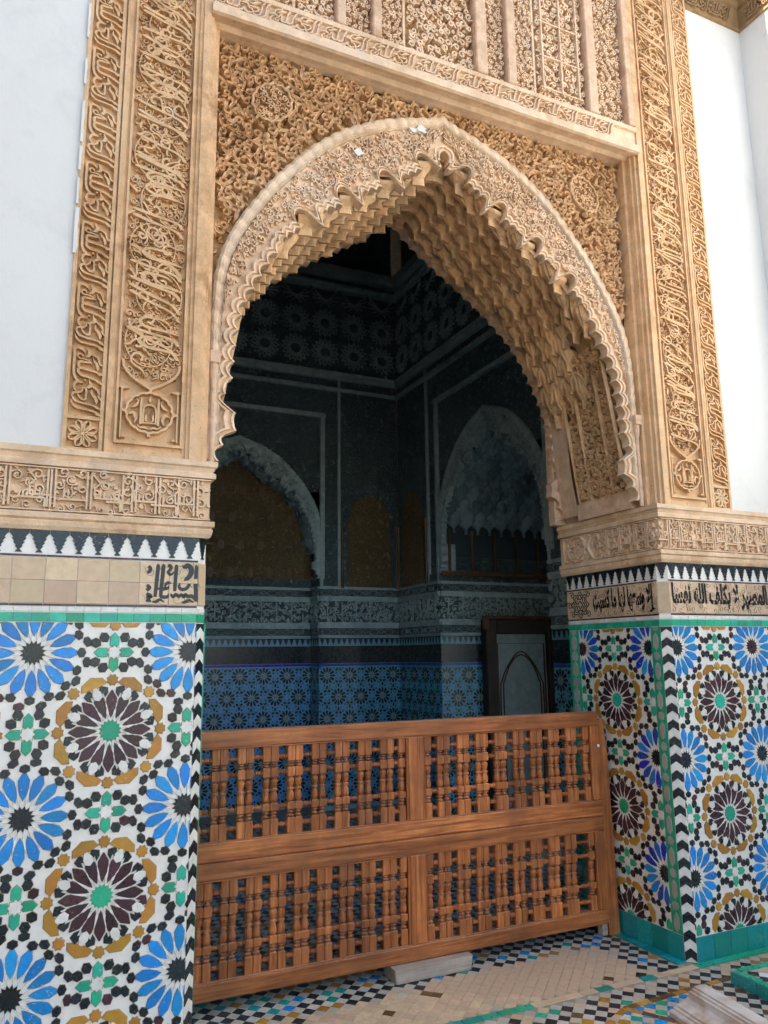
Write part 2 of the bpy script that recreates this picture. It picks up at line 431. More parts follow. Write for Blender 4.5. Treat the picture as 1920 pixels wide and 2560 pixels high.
def scatter(test, box, d, rg, tries=None):
    u0, u1, v0, v1 = box; cell = d / 1.4143; G = {}; out = []
    n = tries or int((u1 - u0) * (v1 - v0) / (d * d) * 9)
    for _ in range(n):
        u, v = rg.uniform(u0, u1), rg.uniform(v0, v1)
        if not test(u, v): continue
        i, j = int(u / cell), int(v / cell); ok = True
        for a in range(i - 2, i + 3):
            for b in range(j - 2, j + 3):
                q = G.get((a, b))
                if q and (q[0] - u) ** 2 + (q[1] - v) ** 2 < d * d: ok = False; break
            if not ok: break
        if ok: G[(i, j)] = (u, v); out.append((u, v))
    return out

def vines(mb, f, test, box, d, w, h0, h1, rg, leaves=True, mi=0, sub=3, dome=0.0):
    for (u, v) in scatter(test, box, d, rg):
        mb.ribbon(scroll(u, v, d * rg.uniform(.40, .55), rg.uniform(0, 6.28), rg.choice((-1, 1)), w, rg.uniform(.95, 1.4), rg.uniform(.5, 1.1)), f, h0, h1 + rg.uniform(-.15, .15) * (h1 - h0), sub, dome, mi)
    if leaves:
        for (u, v) in scatter(test, box, d * .62, rg):
            mb.ribbon(leaf(u, v, d * rg.uniform(.45, .75), rg.uniform(0, 6.28), rg.uniform(-1.2, 1.2), w * rg.uniform(1.7, 2.6)), f, h0, h0 + (h1 - h0) * rg.uniform(.55, .8), 1, 0, mi)
# ------------------------------------------------------------------ main measures (metres)
XC = 1.975                      # axis of the portal
JX0, JX1 = 0.692, 3.2585        # jamb faces
TH = 0.88                       # wall thickness
FTOP = 7.4
mir = lambda x: 2 * XC - x
facade = frame((0, 0, 0), (1, 0, 0), (0, 0, 1), (0, -1, 0))       # u = X, v = Z, h towards the courtyard
def face_at(y): return frame((0, y, 0), (1, 0, 0), (0, 0, 1), (0, -1, 0))

# arch outline, half widths against height, in the plane of the arch face
def conv(L): return [(dx * 1.0303, 1.6 + (z - 1.6) * 1.0303 - 2.4758) for dx, z in L]
INNER = conv([(1.215, 2.45), (1.175, 2.70), (1.158, 2.90), (1.145, 3.06), (1.115, 3.20), (1.06, 3.32), (1.01, 3.42), (.95, 3.52), (.88, 3.61), (.79, 3.70), (.66, 3.81), (.50, 3.925), (.34, 4.03), (.20, 4.13), (.08, 4.23), (0, 4.33)])
OUTER = conv([(1.255, 2.45), (1.245, 2.70), (1.242, 2.95), (1.24, 3.15), (1.23, 3.32), (1.205, 3.45), (1.165, 3.56), (1.11, 3.67), (1.04, 3.78), (.96, 3.90), (.86, 4.02), (.75, 4.14), (.61, 4.26), (.48, 4.34), (.34, 4.41), (.20, 4.46), (.07, 4.50), (0, 4.53)])

def resample(L, n):
    P = [(a, b, 1.0) for a, b in L]; P = smooth(P, 8); d = [0]
    for i in range(1, len(P)): d.append(d[-1] + math.hypot(P[i][0] - P[i - 1][0], P[i][1] - P[i - 1][1]))
    out = []; j = 0
    for k in range(n + 1):
        t = d[-1] * k / n
        while j < len(d) - 2 and d[j + 1] < t: j += 1
        q = (t - d[j]) / max(1e-9, d[j + 1] - d[j]); out.append((P[j][0] + (P[j + 1][0] - P[j][0]) * q, P[j][1] + (P[j + 1][1] - P[j][1]) * q))
    return out, d[-1]

def normals(P):
    out = []
    for i in range(len(P)):
        a = P[max(0, i - 1)]; b = P[min(len(P) - 1, i + 1)]; tx, ty = b[0] - a[0], b[1] - a[1]; L = math.hypot(tx, ty) or 1
        out.append((-ty / L, tx / L))          # towards the opening (smaller dx)
    return out

def scalloped(L, n_sc, per, amp, pend, shift=0.0, keep=1.0):
    # edge with small cusps and, in the upper part, little arches with pendants between;
    # shift > 0 gives the moulded lines that run parallel to it inside the band
    n = n_sc * per; P, tot = resample(L, n); N = normals(P); out = []; sc = L[0][0] / 1.25
    k0, k1, nu = .49, .965, 4
    for i, (p, nn) in enumerate(zip(P, N)):
        s = i / per; fr = s - math.floor(s); k = i / n
        off = amp * (1 - math.sin(math.pi * fr) ** .8)
        if pend > 0 and k0 < k < k1:
            q = (k - k0) / (k1 - k0) * nu; q -= math.floor(q)
            if q < .52: off = amp * .85 * (1 - abs(math.sin(math.pi * q / .52 * 3)) ** .8) - pend * .25 * (1 - q / .52)
            elif q < .84: off = -pend * .95 * math.sqrt(max(0, 1 - ((q - .68) / .16) ** 2))
            else: off = pend * .85 * (1 - abs((q - .92) / .08)) ** .7
        z = p[1] / sc
        off += sc * (.060 * math.exp(-((z - .19) / .07) ** 2) - .034 * math.exp(-((z - .305) / .035) ** 2))      # foliate lobe over the springing
        off = off * keep - shift
        out.append((p[0] + nn[0] * off, p[1] + nn[1] * off))
    out[-1] = (0.0, out[-1][1] + shift * .3); return [(max(0, a), b) for a, b in out]

def strip(mb, A, B, ya, yb, T, side, mi=0):
    mb.grid([[T(side * a[0], ya, a[1]) for a in A], [T(side * b[0], yb, b[1]) for b in B]], mi)

def make_cell():
    mb = MB(); nu, nv = 8, 9; G = []
    for j in range(nv + 1):
        t = j / nv; row = []
        for i in range(nu + 1):
            u = i / nu - .5; top = .60 + .40 * math.sqrt(max(0, 1 - (2 * u) ** 2))
            sm = min(1, max(0, (t - .22) / .42)); sm = sm * sm * (3 - 2 * sm)
            n = .10 + .30 * t ** 3 + .50 * math.sqrt(max(0, 1 - (2 * u) ** 2)) * (.30 + .70 * sm) - .06 * (1 if i == nu // 2 else 0)
            wd = .17 + .76 * sm
            row.append((u * wd, n, t * (1 + (top - 1) * t)))
        G.append(row)
    mb.grid(G)
    top = G[-1]
    # thick rim round the arched head, then back into the vault
    rim0 = [(a * 1.0, b, c) for a, b, c in top]; rim1 = [(a * 1.10, b + .16, c + .05) for a, b, c in top]
    rim2 = [(a * 1.20, b + .12, c + .11) for a, b, c in top]; rim3 = [(a * 1.1, -.35, c + .10) for a, b, c in top]
    mb.grid([rim0, rim1, rim2, rim3])
    for e in (0, -1):
        col_ = [r[e] for r in G]; mb.grid([col_, [(x * 1.02, -.3, z) for x, y, z in col_]])
    bot = G[0]; mb.grid([bot, [(x, -.3, z + .05) for x, y, z in bot]])
    return mb.mesh('muqarnas_cell', [M['muqarnas']], False)
CELL = make_cell()

def cell_matrix(T, x, y, z, side, w, p, h):
    # local u -> depth, n -> towards the axis, v -> up
    o = Vector(T(x, y, z)); ey = Vector(T(x, y + 1, z)) - o; ex = (Vector(T(x + 1, y, z)) - o) * (-side)
    ez = Vector((0, 0, 1)); mt = Matrix.Identity(4)
    ca, sa = math.cos(.30), math.sin(.30); ex, ey = ex * ca - ey * sa, ey * ca + ex * sa      # cells look a little towards the court
    for i in range(3):
        mt[i][0] = ey[i] * w; mt[i][1] = ex[i] * p; mt[i][2] = ez[i] * h; mt[i][3] = o[i]
    return mt

def arch_assembly(T, thg, inner, outer, y0, y1, sides, mats, start, cell_w=.11, tier=.098, rims=True, vine=True, rg=None, edge=True, dimcell=None, zback=None):
    """front face at depth y0, vault back to y1; T(x, y, z) -> world"""
    st, band, cellm = mats
    nin = 30; per = 10; ks = inner[0][0] / 1.25
    SC = lambda d, kp: scalloped(inner, nin, per, .028 * ks, .078 * ks, d * ks, kp)
    E = SC(0, 1)
    n = len(E) - 1; O, _ = resample(outer, n)
    sides_ = sides
    mb = MB(); rim = MB(); vb = MB(); soff = MB()
    for sd_ in sides_:
        Oin = [(o[0] - (o[0] - e[0]) * min(1, .066 / max(.02, math.hypot(o[0] - e[0], o[1] - e[1]))), o[1] - (o[1] - e[1]) * min(1, .066 / max(.02, math.hypot(o[0] - e[0], o[1] - e[1])))) for o, e in zip(O, E)]
        lerp = lambda k: [(e[0] + (o[0] - e[0]) * k, e[1] + (o[1] - e[1]) * k) for o, e in zip(Oin, E)]
        # edge lip, moulded lines, carved field
        def off(d): return [(e[0] + (o[0] - e[0]) * min(1, d / max(.02, math.hypot(o[0] - e[0], o[1] - e[1]))), e[1] + (o[1] - e[1]) * min(1, d / max(.02, math.hypot(o[0] - e[0], o[1] - e[1])))) for o, e in zip(Oin, E)]
        prof = [(0, .06, 1), (0, 0, 1), (.011, -.004, .97), (.014, .010, .96), (.023, .010, .92), (.026, -.002, .90), (.038, -.002, .82), (.041, .022, .8), (.058, .022, .3)]
        rows = [[T(sd_ * a, y0 + d, b) for a, b in SC(q, kp)] for q, d, kp in prof]
        rows.append([T(sd_ * a, y0 + .022, b) for a, b in Oin]); mb.grid(rows)
        # fluted outer rim
        if rims:
            rows = []
            for j in range(14):
                t = j / 13; row = []
                for i, (a, b) in enumerate(zip(Oin, O)):
                    fl = abs(math.sin(math.pi * i / per * 1.25)); k = (.55 + .45 * fl)
                    h = .014 + .013 * math.sin(math.pi * t) * k + (.006 if j in (1, 3, 10, 12) else 0) - (.006 if j in (2, 11) else 0)
                    tt = t + .10 * (fl - .5) * (.35 + .65 * t)
                    row.append(T(sd_ * (a[0] + (b[0] - a[0]) * tt), y0 + .022 - (h if 0 < j < 13 else -.04), a[1] + (b[1] - a[1]) * tt))
                rows.append(row)
            rim.grid(rows)
        if vine:
            acc = [0]
            for i in range(1, n + 1): acc.append(acc[-1] + math.hypot(E[i][0] - E[i - 1][0], E[i][1] - E[i - 1][1]) * .0 + math.hypot(O[i][0] - O[i - 1][0], O[i][1] - O[i - 1][1]))
            tot = acc[-1]
            def fmap(u, v, h, sd_=sd_, Oin=Oin, S=SC(.060, .25)):
                k = max(0, min(1, u / tot)) * n; i = min(n - 1, int(k)); q = k - i
                a = (S[i][0] + (S[i + 1][0] - S[i][0]) * q, S[i][1] + (S[i + 1][1] - S[i][1]) * q)
                b = (Oin[i][0] + (Oin[i + 1][0] - Oin[i][0]) * q, Oin[i][1] + (Oin[i + 1][1] - Oin[i][1]) * q)
                L = max(.01, math.hypot(b[0] - a[0], b[1] - a[1])); t = max(0, min(1, v / L))
                return T(sd_ * (a[0] + (b[0] - a[0]) * t), y0 + .022 - h, a[1] + (b[1] - a[1]) * t)
            S = SC(.060, .25)
            def test(u, v):
                i = min(n, int(u / tot * n)); L = math.hypot(S[i][0] - Oin[i][0], S[i][1] - Oin[i][1]); return .012 < v < L - .012 and u / tot > .16
            vines(vb, fmap, test, (0, tot, 0, .3), vine, .0075, 0, .020, rg, True)
        # vault sheet behind the cells
        S2 = [(a + .055, b + .04) for a, b in resample(inner, 40)[0]]
        soff.grid([[T(sd_ * a, y0 + .06, b) for a, b in S2], [T(sd_ * a, y1, b) for a, b in S2]])
    part = mb.build('arch_band', st, thg)
    if rims: rim.build('fluted_rim', band, thg, True)
    if vine: vb.build('vine_carving', band, thg, kind='stuff')
    soff.build('vault_shell', M['stucco_ochre'] if cellm is M['muqarnas'] else M['gap_shade'], thg)
    # muqarnas cells, tier above tier
    fine = resample(inner, 400)[0]; P = [fine[0]]
    for a in fine:                                  # tiers step inwards as they rise
        if a[1] - P[-1][1] >= tier or P[-1][0] - a[0] >= .92 * tier: P.append(a)
    P.append(fine[-1])
    nc = max(1, round((y1 - y0 - .075) / cell_w)); cw = (y1 - y0 - .075) / nc
    for sd_ in sides_:
        for i in range(len(P) - 1):
            a, b = P[i], P[i + 1]
            stg = .5 if i % 2 else 0
            for k in range(nc + (1 if stg else 0)):
                y = y0 + .075 + cw * (k + .5 - stg)
                if y < y0 + .075 or y > y1 - .02: continue
                if a[1] < start((y - y0) / (y1 - y0)): continue
                dz = b[1] - a[1]; dx = a[0] - b[0]
                h = max(tier * 1.18, dz * 1.75) * rg.uniform(.96, 1.05); zb = b[1] - h
                p = max(.105 * ks, dx + .012) * rg.uniform(.95, 1.08)
                o = link('muqarnas_cell', CELL, thg, cell_matrix(T, sd_ * (a[0] + .012), y, zb, sd_, cw * .97, p, h))
                if dimcell: o.material_slots[0].link = 'OBJECT'; o.material_slots[0].material = dimcell
    return E, O

portal = thing('carved_portal', 'tan carved stucco portal with pointed muqarnas arch between two tiled piers', 'portal', (XC, 0, 2.43))
Tmain = lambda x, y, z: (XC + x, y, z + 2.4758)
rg = random.Random(11)
YA = 0.10                                   # depth of the arch face behind the frame
E_, O_ = arch_assembly(Tmain, portal, INNER, OUTER, YA, .80, (1, -1), (M['stucco_pale'], M['stucco_pale'], M['muqarnas']),
                       lambda k: (.98 if k < .45 else .66), .112, .118, vine=.037, rg=rg)

# spandrel floor behind the carving
ZSP = 4.688
mb = MB()
for sd_ in (1, -1):
    A = O_; B = [(min(1.29, a[0]), ZSP - 2.4758) for a in A]
    strip(mb, [(a + .0, b - .0) for a, b in A], B, YA + .075, YA + .075, Tmain, sd_)
    mb.grid([[Tmain(sd_ * a[0], YA + .075, a[1]) for a in A[:90]], [Tmain(sd_ * 1.29, YA + .075, a[1]) for a in A[:90]]])
mb.build('spandrel_ground', M['stucco_ochre'], portal)

# carved leaves of the spandrel -----------------------------------
def leaf_mesh(k):
    mb = MB(); q = random.Random(100 + k); f = frame((0, 0, 0), (1, 0, 0), (0, 0, 1), (0, -1, 0))
    r = (.0205, .018, .0225)[k % 3]; w = .0225; pts = []
    n = 12; tail = q.uniform(.055, .09); bend = q.uniform(-1.6, .5)
    for i in range(5):                              # leafy tail
        t = 1 - i / 5; a = -math.pi / 2 + bend * t * .9
        pts.append((r + math.cos(a + math.pi) * 0 + math.sin(bend * t) * tail * t * .8, -tail * t * .95, w * (.35 + .95 * math.sin(math.pi * (1 - t * .8)) )))
    for i in range(n + 1):                          # the curl
        a = 2 * math.pi * i / n * 1.02; rr = r * (1 - .18 * i / n)
        pts.append((rr * math.cos(a), rr * math.sin(a), w * (1.0 - .35 * i / n)))
    if k % 3 == 1:                                  # open S-shaped leaf instead of a closed curl
        L = q.uniform(.05, .065); pts = [(-.028, -L, .004), (-.012, -L * .72, .024), (.012, -L * .30, .030), (.010, .004, .026), (-.010, .022, .020), (-.026, .012, .017), (-.024, -.006, .008)]
        mb.ribbon([(.012, -L * .3, .006), (.034, -L * .05, .018), (.040, .022, .004)], f, 0, .050, 2, -.004)
    mb.ribbon(pts, f, 0, .050, 2, -.007, 0, .16)
    if k % 3 == 0: mb.ribbon([(.03, -.01, .003), (.045, .008, .016), (.05, .03, .003)], f, 0, .050, 2, .004)
    return mb.mesh('carved_leaf', [M['stucco']], False)
def cone_mesh():
    mb = MB(); rows = []
    for j in range(8):
        t = j / 7; row = []
        for i in range(12):
            a = math.pi * i / 11; rr = math.sin(math.pi * (t * .94 + .03)) ** .8; bmp = 1 + (.14 if (i + j) % 2 else -.05)
            row.append((rr * .026 * math.cos(a), -.030 - .030 * rr * math.sin(a) * bmp, (t - .5) * .072))
        rows.append(row)
    mb.grid(rows); return mb.mesh('pine_cone', [M['stucco']], False)
LEAVES = [leaf_mesh(k) for k in range(9)]; CONE = cone_mesh()
ochain = [(O_[i][0], O_[i][1]) for i in range(0, len(O_), 2)]
def zouter(dx):
    dx = abs(dx)
    for a, b in zip(ochain, ochain[1:]):
        if min(a[0], b[0]) <= dx <= max(a[0], b[0]) and a[1] > .55:
            q = (dx - a[0]) / ((b[0] - a[0]) or 1e-9); return a[1] + (b[1] - a[1]) * q
    return .5
def in_spandrel(u, v, m_=.026):
    dx = u - XC
    if abs(dx) > 1.268 - .6 * m_: return False
    z = v - 2.4758
    if z > ZSP - 2.4758 - m_: return False
    near = min(math.hypot(abs(dx) - a, z - b) for a, b in ochain)
    return near > m_ + .008 and z > zouter(dx)
MED = ((0.975, 4.395), (mir(.975), 4.395))
def leaf_ok(u, v):
    if not in_spandrel(u, v): return False
    return all(((u - a) * .82 + (v - b) * .57) ** 2 / .110 ** 2 + ((v - b) * .82 - (u - a) * .57) ** 2 / .128 ** 2 > 1 if a < XC else
               ((u - a) * .82 - (v - b) * .57) ** 2 / .110 ** 2 + ((v - b) * .82 + (u - a) * .57) ** 2 / .128 ** 2 > 1 for a, b in MED)
pts = scatter(leaf_ok, (JX0, JX1, 2.9, ZSP), .0385, rg, 40000)
rg.shuffle(pts)
nl = 0; rest = MB()
cones = 0
for i, (u, v) in enumerate(pts):
    a = rg.uniform(0, 6.28); s = rg.uniform(.60, .80); fl = rg.choice((-1, 1))
    mt = Matrix.Translation((u, YA + .072 + rg.uniform(-.006, .004), v)) @ Matrix.Rotation(a, 4, 'Y') @ Matrix.Diagonal((s * fl, 1, s, 1))
    if i % 17 == 3 and cones < 18:
        link('pine_cone', CONE, portal, mt); cones += 1
    elif nl < 298:
        link('carved_leaf', LEAVES[i % 9], portal, mt); nl += 1
    else:
        me = LEAVES[i % 9]; o = len(rest.v)
        rest.v += [tuple(mt @ vv.co) for vv in me.vertices]
        for p in me.polygons: rest.f.append(tuple(k + o for k in p.vertices)); rest.m.append(0)
if rest.v: rest.build('leaf_carving', M['stucco'], portal, kind='stuff')
# small filler leaves deep between the curls
fb = MB()
for (u, v) in scatter(lambda a, b: in_spandrel(a, b, .012), (JX0, JX1, 2.9, ZSP), .026, rg, 16000):
    fb.ribbon(leaf(u, v, .034, rg.uniform(0, 6.28), rg.uniform(-1, 1), .012), face_at(YA + .074), 0, rg.uniform(.014, .030), 1)
fb.build('filler_carving', M['stucco'], portal, kind='stuff')
# medallions
for a, b in MED:
    md = MB(); tilt = .62 if a < XC else -.62; f = frame((a, YA + .060, b), (math.cos(tilt), 0, -math.sin(tilt)), (math.sin(tilt), 0, math.cos(tilt)), (0, -1, 0))
    ring = [(.094 * math.cos(t) * (1 + .03 * math.cos(14 * t)), .118 * math.sin(t) * (1 + .03 * math.cos(14 * t)), .014) for t in [2 * math.pi * k / 84 for k in range(85)]]
    md.ribbon(ring, f, -.014, .048, 1, .003); md.prism([(u_, v_) for u_, v_, w_ in ring[:-1]], f, -.014, .012)
    for s in (1, -1): md.ribbon([(0, s * .115, .006), (0, s * .130, .020), (0, s * .150, .003)], f, -.01, .048, 3, .003)
    mo = md.build('medallion', M['stucco'], portal)
    vb = MB(); vines(vb, f, lambda u, v: (u / .084) ** 2 + (v / .106) ** 2 < 1, (-.09, .09, -.11, .11), .030, .0075, .010, .040, rg)
    vb.build('medallion_carving', M['stucco'], mo, kind='stuff')

# frame bands beside the arch ---------------------------------------
# one unit of the running inscription, traced: u along the line of writing (right to left is decreasing), v up
UNIT = [[(250,175,18),(215,130,30),(150,100,45),(100,120,45),(90,250,50),(80,400,50),(80,520,50),(105,600,50),(150,645,40),(225,670,12)],
 [(215,238,24),(190,200,28),(150,208,28),(138,245,28),(172,275,28),(240,275,30),(310,300,35),(350,350,8)],
 [(330,328,26),(230,325,44),(165,330,48),(150,375,45),(155,425,50)],
 [(150,430,50),(220,435,45),(330,455,40),(430,475,40),(475,505,60),(520,490,10)],
 [(150,440,50),(150,500,50),(200,550,45),(300,570,40),(400,600,42),(470,640,46),(525,672,6)],
 [(280,80,6),(300,130,36),(320,180,70),(290,225,50),(250,245,10)],
 [(340,190,20),(430,215,38),(460,265,42),(470,320,34),(500,345,40),(545,345,5)],
 [(370,232,8),(385,290,32),(420,330,48),(440,390,62),(435,445,6)],
 [(310,590,6),(320,650,40),(335,695,80),(290,735,44),(240,742,10)],
 [(360,712,25),(430,760,45),(460,820,40),(450,870,32),(490,915,40),(522,920,5)],
 [(350,765,16),(350,830,45),(400,890,60),(420,940,60),(415,1002,6)],
 [(210,668,28),(120,665,45),(85,720,45),(95,780,40),(125,818,18)],
 [(212,742,14),(265,768,38),(265,850,40),(255,930,45),(200,935,40),(150,885,34),(138,850,24)],
 [(212,745,18),(203,800,35),(150,830,40),(80,842,40),(58,890,40),(95,960,40),(160,985,40),(260,1005,38),(380,1025,36),(425,1050,54),(512,1096,6)],
 [(35,958,8),(60,1020,35),(120,1075,38),(220,1090,38),(330,1105,36),(390,1120,42),(430,1150,62),(512,1196,8)],
 [(235,620,30),(265,622,30)]]
def unit_strokes(L, Hh):
    out = []
    for st in UNIT:
        q = []
        for x, y, w in st:
            v = (x - (60 - .052 * y)) / 470 * Hh; u = (y - 75) / 1075 * L
            q.append((u, v, w / 470 * Hh * .92))
        out.append(q)
    return out
def inscription_mesh(L, Hh, h, mat):
    mb = MB(); f = frame((0, 0, 0), (1, 0, 0), (0, 0, 1), (0, -1, 0))
    for s in unit_strokes(L, Hh): mb.ribbon(s, f, 0, h, 4, 0, 0, .16)
    return mb.mesh('inscription', [mat])
INS_V = inscription_mesh(.287, .122, .022, M['stucco'])
INS_H = inscription_mesh(.276, .098, .018, M['stucco_pale'])

fr = MB()
def bar(x0, x1, yf, z0, z1, yb=.10): fr.box(x0, x1, yf, yb, z0, z1)
PB, PT = 2.437, FTOP
def side_frames(mx):
    def b(x0, x1, yf, z0, z1, yb=.10):
        a, c = (x0, x1) if mx(0) == 0 else (mx(x1), mx(x0)); bar(a, c, yf, z0, z1, yb)
    b(.084, .100, 0, PB, PT); b(.100, .225, .024, PB, PT); b(.225, .240, 0, PB, PT); b(.240, .247, .018, PB, PT)
    b(.247, .262, -.004, PB, PT); b(.262, .272, .006, PB, PT); b(.272, .284, .012, PB, PT); b(.284, .294, 0, PB + .062, PT)
    b(.294, .556, .032, PB + .06, PT); b(.556, .567, 0, PB + .062, PT); b(.567, .580, .012, PB, PT); b(.580, .596, .004, PB, PT)
    b(.596, .630, -.006, PB, PT); b(.630, .648, .012, PB, PT, .16); b(.648, .664, .035, PB, ZSP + .05, .16)
    b(.664, .688, .075, PB, ZSP + .05, .16)
    b(.100, .2249, .002, PB, PB + .014); b(.100, .2249, .002, PB + .135, PB + .150)
    b(.284, .567, .010, PB, PB + .030); b(.284, .567, .018, PB + .030, PB + .050); b(.2841, .5669, .001, PB + .050, PB + .062)
side_frames(lambda x: x); fr.build('frame_moulding', M['stucco'], portal, kind='stuff'); fr = MB()
side_frames(mir); fr.build('frame_moulding', M['stucco'], portal, kind='stuff')

for mx, sg in ((lambda x: x, 1), (mir, -1)):
    xb = .102 if sg > 0 else mir(.224)
    # running inscription, reading upwards, letter heads to the right
    z = 2.60 + .287
    while z < 6.4:
        mt = Matrix(((0, 0, 1, xb), (0, 1, 0, .0238), (-1, 0, 0, z), (0, 0, 0, 1)))
        link('inscription', INS_V, portal, mt); z += .287
    # square rosette below it
    ro = MB(); cx, cz = xb + .061, PB + .0745; f = face_at(.0238)
    for k in range(8):
        a = math.pi / 4 * k + math.pi / 8; r2 = .060
        for s_ in (1, -1):
            ro.ribbon([(cx + .008 * math.cos(a), cz + .008 * math.sin(a), .003), (cx + .026 * math.cos(a + s_ * .22), cz + .026 * math.sin(a + s_ * .22), .009), (cx + .046 * math.cos(a + s_ * .26), cz + .046 * math.sin(a + s_ * .26), .012), (cx + r2 * math.cos(a + s_ * .02), cz + r2 * math.sin(a + s_ * .02), .004)], f, 0, .02, 4, 0)
    ro.box(cx - .007, cx + .007, .004, .024, cz - .007, cz + .007); ro.build('rosette', M['stucco'], portal)
    # tall calligraphic panel: letters over vines over leaves
    cxp = (.425 if sg > 0 else mir(.425)); f = face_at(.0318); q = random.Random(31 if sg > 0 else 57)
    hw = .124
    low = MB(); top = MB()
    vines(low, f, lambda u, v: abs(u - cxp) < hw - .012, (cxp - hw, cxp + hw, 2.80, 6.5), .031, .0070, 0, .018, q)
    z = 2.86; k = 0
    while z < 6.5:
        s = 1 if k % 2 else -1
        # ring vine
        cc = (cxp + s * .018, z + .09); rr = .098
        top.ribbon([(cc[0] + rr * math.cos(t), cc[1] + rr * 1.15 * math.sin(t), .0055) for t in [2 * math.pi * j / 30 for j in range(31)]], f, 0, .030, 1)
        # bars with arrow heads (alif and lam laid on their side)
        for j in range(4):
            y = z + q.uniform(.0, .2); sl = q.uniform(-.10, -.02)
            top.ribbon([(cxp - hw + .012, y, .005), (cxp - hw + .03, y - .002, .017), (cxp - .02, y + sl * .4, .015), (cxp + .06, y + sl * .7, .014), (cxp + hw - .03, y + sl + .0, .017), (cxp + hw - .022, y + sl - .012, .018), (cxp + hw - .01, y + sl - .02, .003)] if q.random() < .75 else
                       [(cxp + hw - .012, y, .005), (cxp + .05, y + .012, .016), (cxp - .03, y + .02, .015), (cxp - .06, y + .045, .016), (cxp - .03, y + .065, .014), (cxp + .04, y + .06, .012), (cxp + .07, y + .04, .003)], f, 0, .0315, 4)
        for j in range(7):
            u0, v0 = cxp + q.uniform(-.075, .075), z + q.uniform(0, .22); a = q.uniform(0, 6.28); r = q.uniform(.022, .04)
            top.ribbon(scroll(u0, v0, r, a, q.choice((-1, 1)), .0125, .85, 1.2), f, 0, .031, 4)
        for j in range(11):
            top.ribbon(leaf(cxp + q.uniform(-.1, .1), z + q.uniform(0, .22), q.uniform(.03, .05), q.uniform(0, 6.28), q.uniform(-1.5, 1.5), .015), f, 0, .027, 3)
        z += .225; k += 1
    low.build('vine_carving', M['stucco'], portal, kind='stuff')
    top.build('panel_inscription', M['stucco'], portal, kind='stuff')
    # pointed foot of the panel and the lobed medallion under it
    md = MB(); cz = 2.632
    def lobes(rx, rz, n, w, h): return [(cxp + rx * math.cos(t) * (1 + .05 * abs(math.cos(n * t / 2))), cz + rz * math.sin(t) * (1 + .05 * abs(math.cos(n * t / 2))), w) for t in [2 * math.pi * j / 96 for j in range(97)]]
    md.ribbon(lobes(.094, .086, 16, .012, 0), f, 0, .030, 1)
    for (du, dv) in ((.106, 0), (-.106, 0), (0, .098), (0, -.098)):
        md.ribbon([(cxp + du * .93, cz + dv * .93, .014), (cxp + du * 1.09, cz + dv * 1.09, .016)], f, 0, .029, 1)
    for s in (1, -1):
        md.ribbon([(cxp + s * .036, cz + .068, .003), (cxp + s * .036, cz + .04, .012), (cxp + s * .036, cz - .055, .012)], f, 0, .030, 2)
        md.ribbon([(cxp + s * .026, cz - .05, .009), (cxp + s * .026, cz + .012, .009), (cxp + s * .018, cz + .03, .009), (cxp, cz + .036, .009)], f, 0, .029, 3)
        md.ribbon([(cxp + s * .085, cz - .012, .003), (cxp + s * .066, cz - .006, .016), (cxp + s * .055, cz - .03, .014), (cxp + s * .062, cz - .05, .003)], f, 0, .026, 4)
        md.ribbon([(cxp + s * .075, cz + .018, .003), (cxp + s * .058, cz + .028, .013), (cxp + s * .048, cz + .045, .009), (cxp + s * .055, cz + .06, .003)], f, 0, .026, 4)
        md.ribbon([(cxp + s * .012, cz - .012, .003), (cxp + s * .009, cz + .008, .009), (cxp + s * .016, cz - .03, .010), (cxp + s * .006, cz - .04, .003)], f, 0, .026, 4)
        md.ribbon([(cxp + s * .004, cz - .075, .003), (cxp + s * .018, cz - .066, .012), (cxp + s * .036, cz - .068, .008), (cxp + s * .05, cz - .055, .003)], f, 0, .026, 4)
        md.ribbon([(cxp + s * .117, 2.512, .008), (cxp + s * .117, 2.74, .008)], f, 0, .027, 1)
        md.ribbon([(cxp + s * .110, 2.520, .012), (cxp + s * .096, 2.520, .012)], f, 0, .027, 1)
        md.ribbon([(cxp + s * .128, 2.735, .006), (cxp + s * .112, 2.735, .018), (cxp + s * .088, 2.735, .004)], f, 0, .027, 3)
    md.ribbon([(cxp - .034, cz - .046, .006), (cxp + .034, cz - .046, .006)], f, 0, .028, 1)
    md.ribbon([(cxp, cz + .046, .004), (cxp, cz + .056, .014), (cxp, cz + .074, .002)], f, 0, .027, 3)
    foot = [(-.118, 2.86), (-.115, 2.83), (-.09, 2.795), (-.05, 2.765), (-.012, 2.744), (0, 2.738), (.012, 2.744), (.05, 2.765), (.09, 2.795), (.115, 2.83), (.118, 2.86)]
    md.ribbon([(cxp + a, b, .013) for a, b in foot], f, 0, .030, 5)
    md.build('panel_medallion', M['stucco'], portal)

# cornice, inscription band and the blind windows above ---------------
cb = MB(); x0, x1 = .631, mir(.631)
prof = [(YA + .05, 4.676), (YA + .0, 4.682), (.07, 4.680), (.045, 4.694), (.012, 4.690), (-.012, 4.684), (-.028, 4.690), (-.028, 4.735), (-.022, 4.742), (.004, 4.742), (.004, 4.842), (-.012, 4.846), (-.014, 4.872), (-.006, 4.880), (.05, 4.884)]
cb.grid([[(x0, y, z) for y, z in prof], [(x1, y, z) for y, z in prof]])
for x in (x0, x1): cb.add([(x, y, z) for y, z in prof] + [(x, .12, 4.884), (x, .12, 4.676)], [tuple(range(len(prof) + 2))])
cb.build('cornice', M['stucco_pale'], portal)
x = x0 + .006
k = 0
while x + .276 < x1 - .002 + .01:
    link('inscription', INS_H, portal, Matrix.Translation((x, .0042, 4.743))); x += .2765
up = MB(); f = face_at(.068)
up.box(x0 - .02, x1 + .02, .068, .20, 4.884, FTOP)
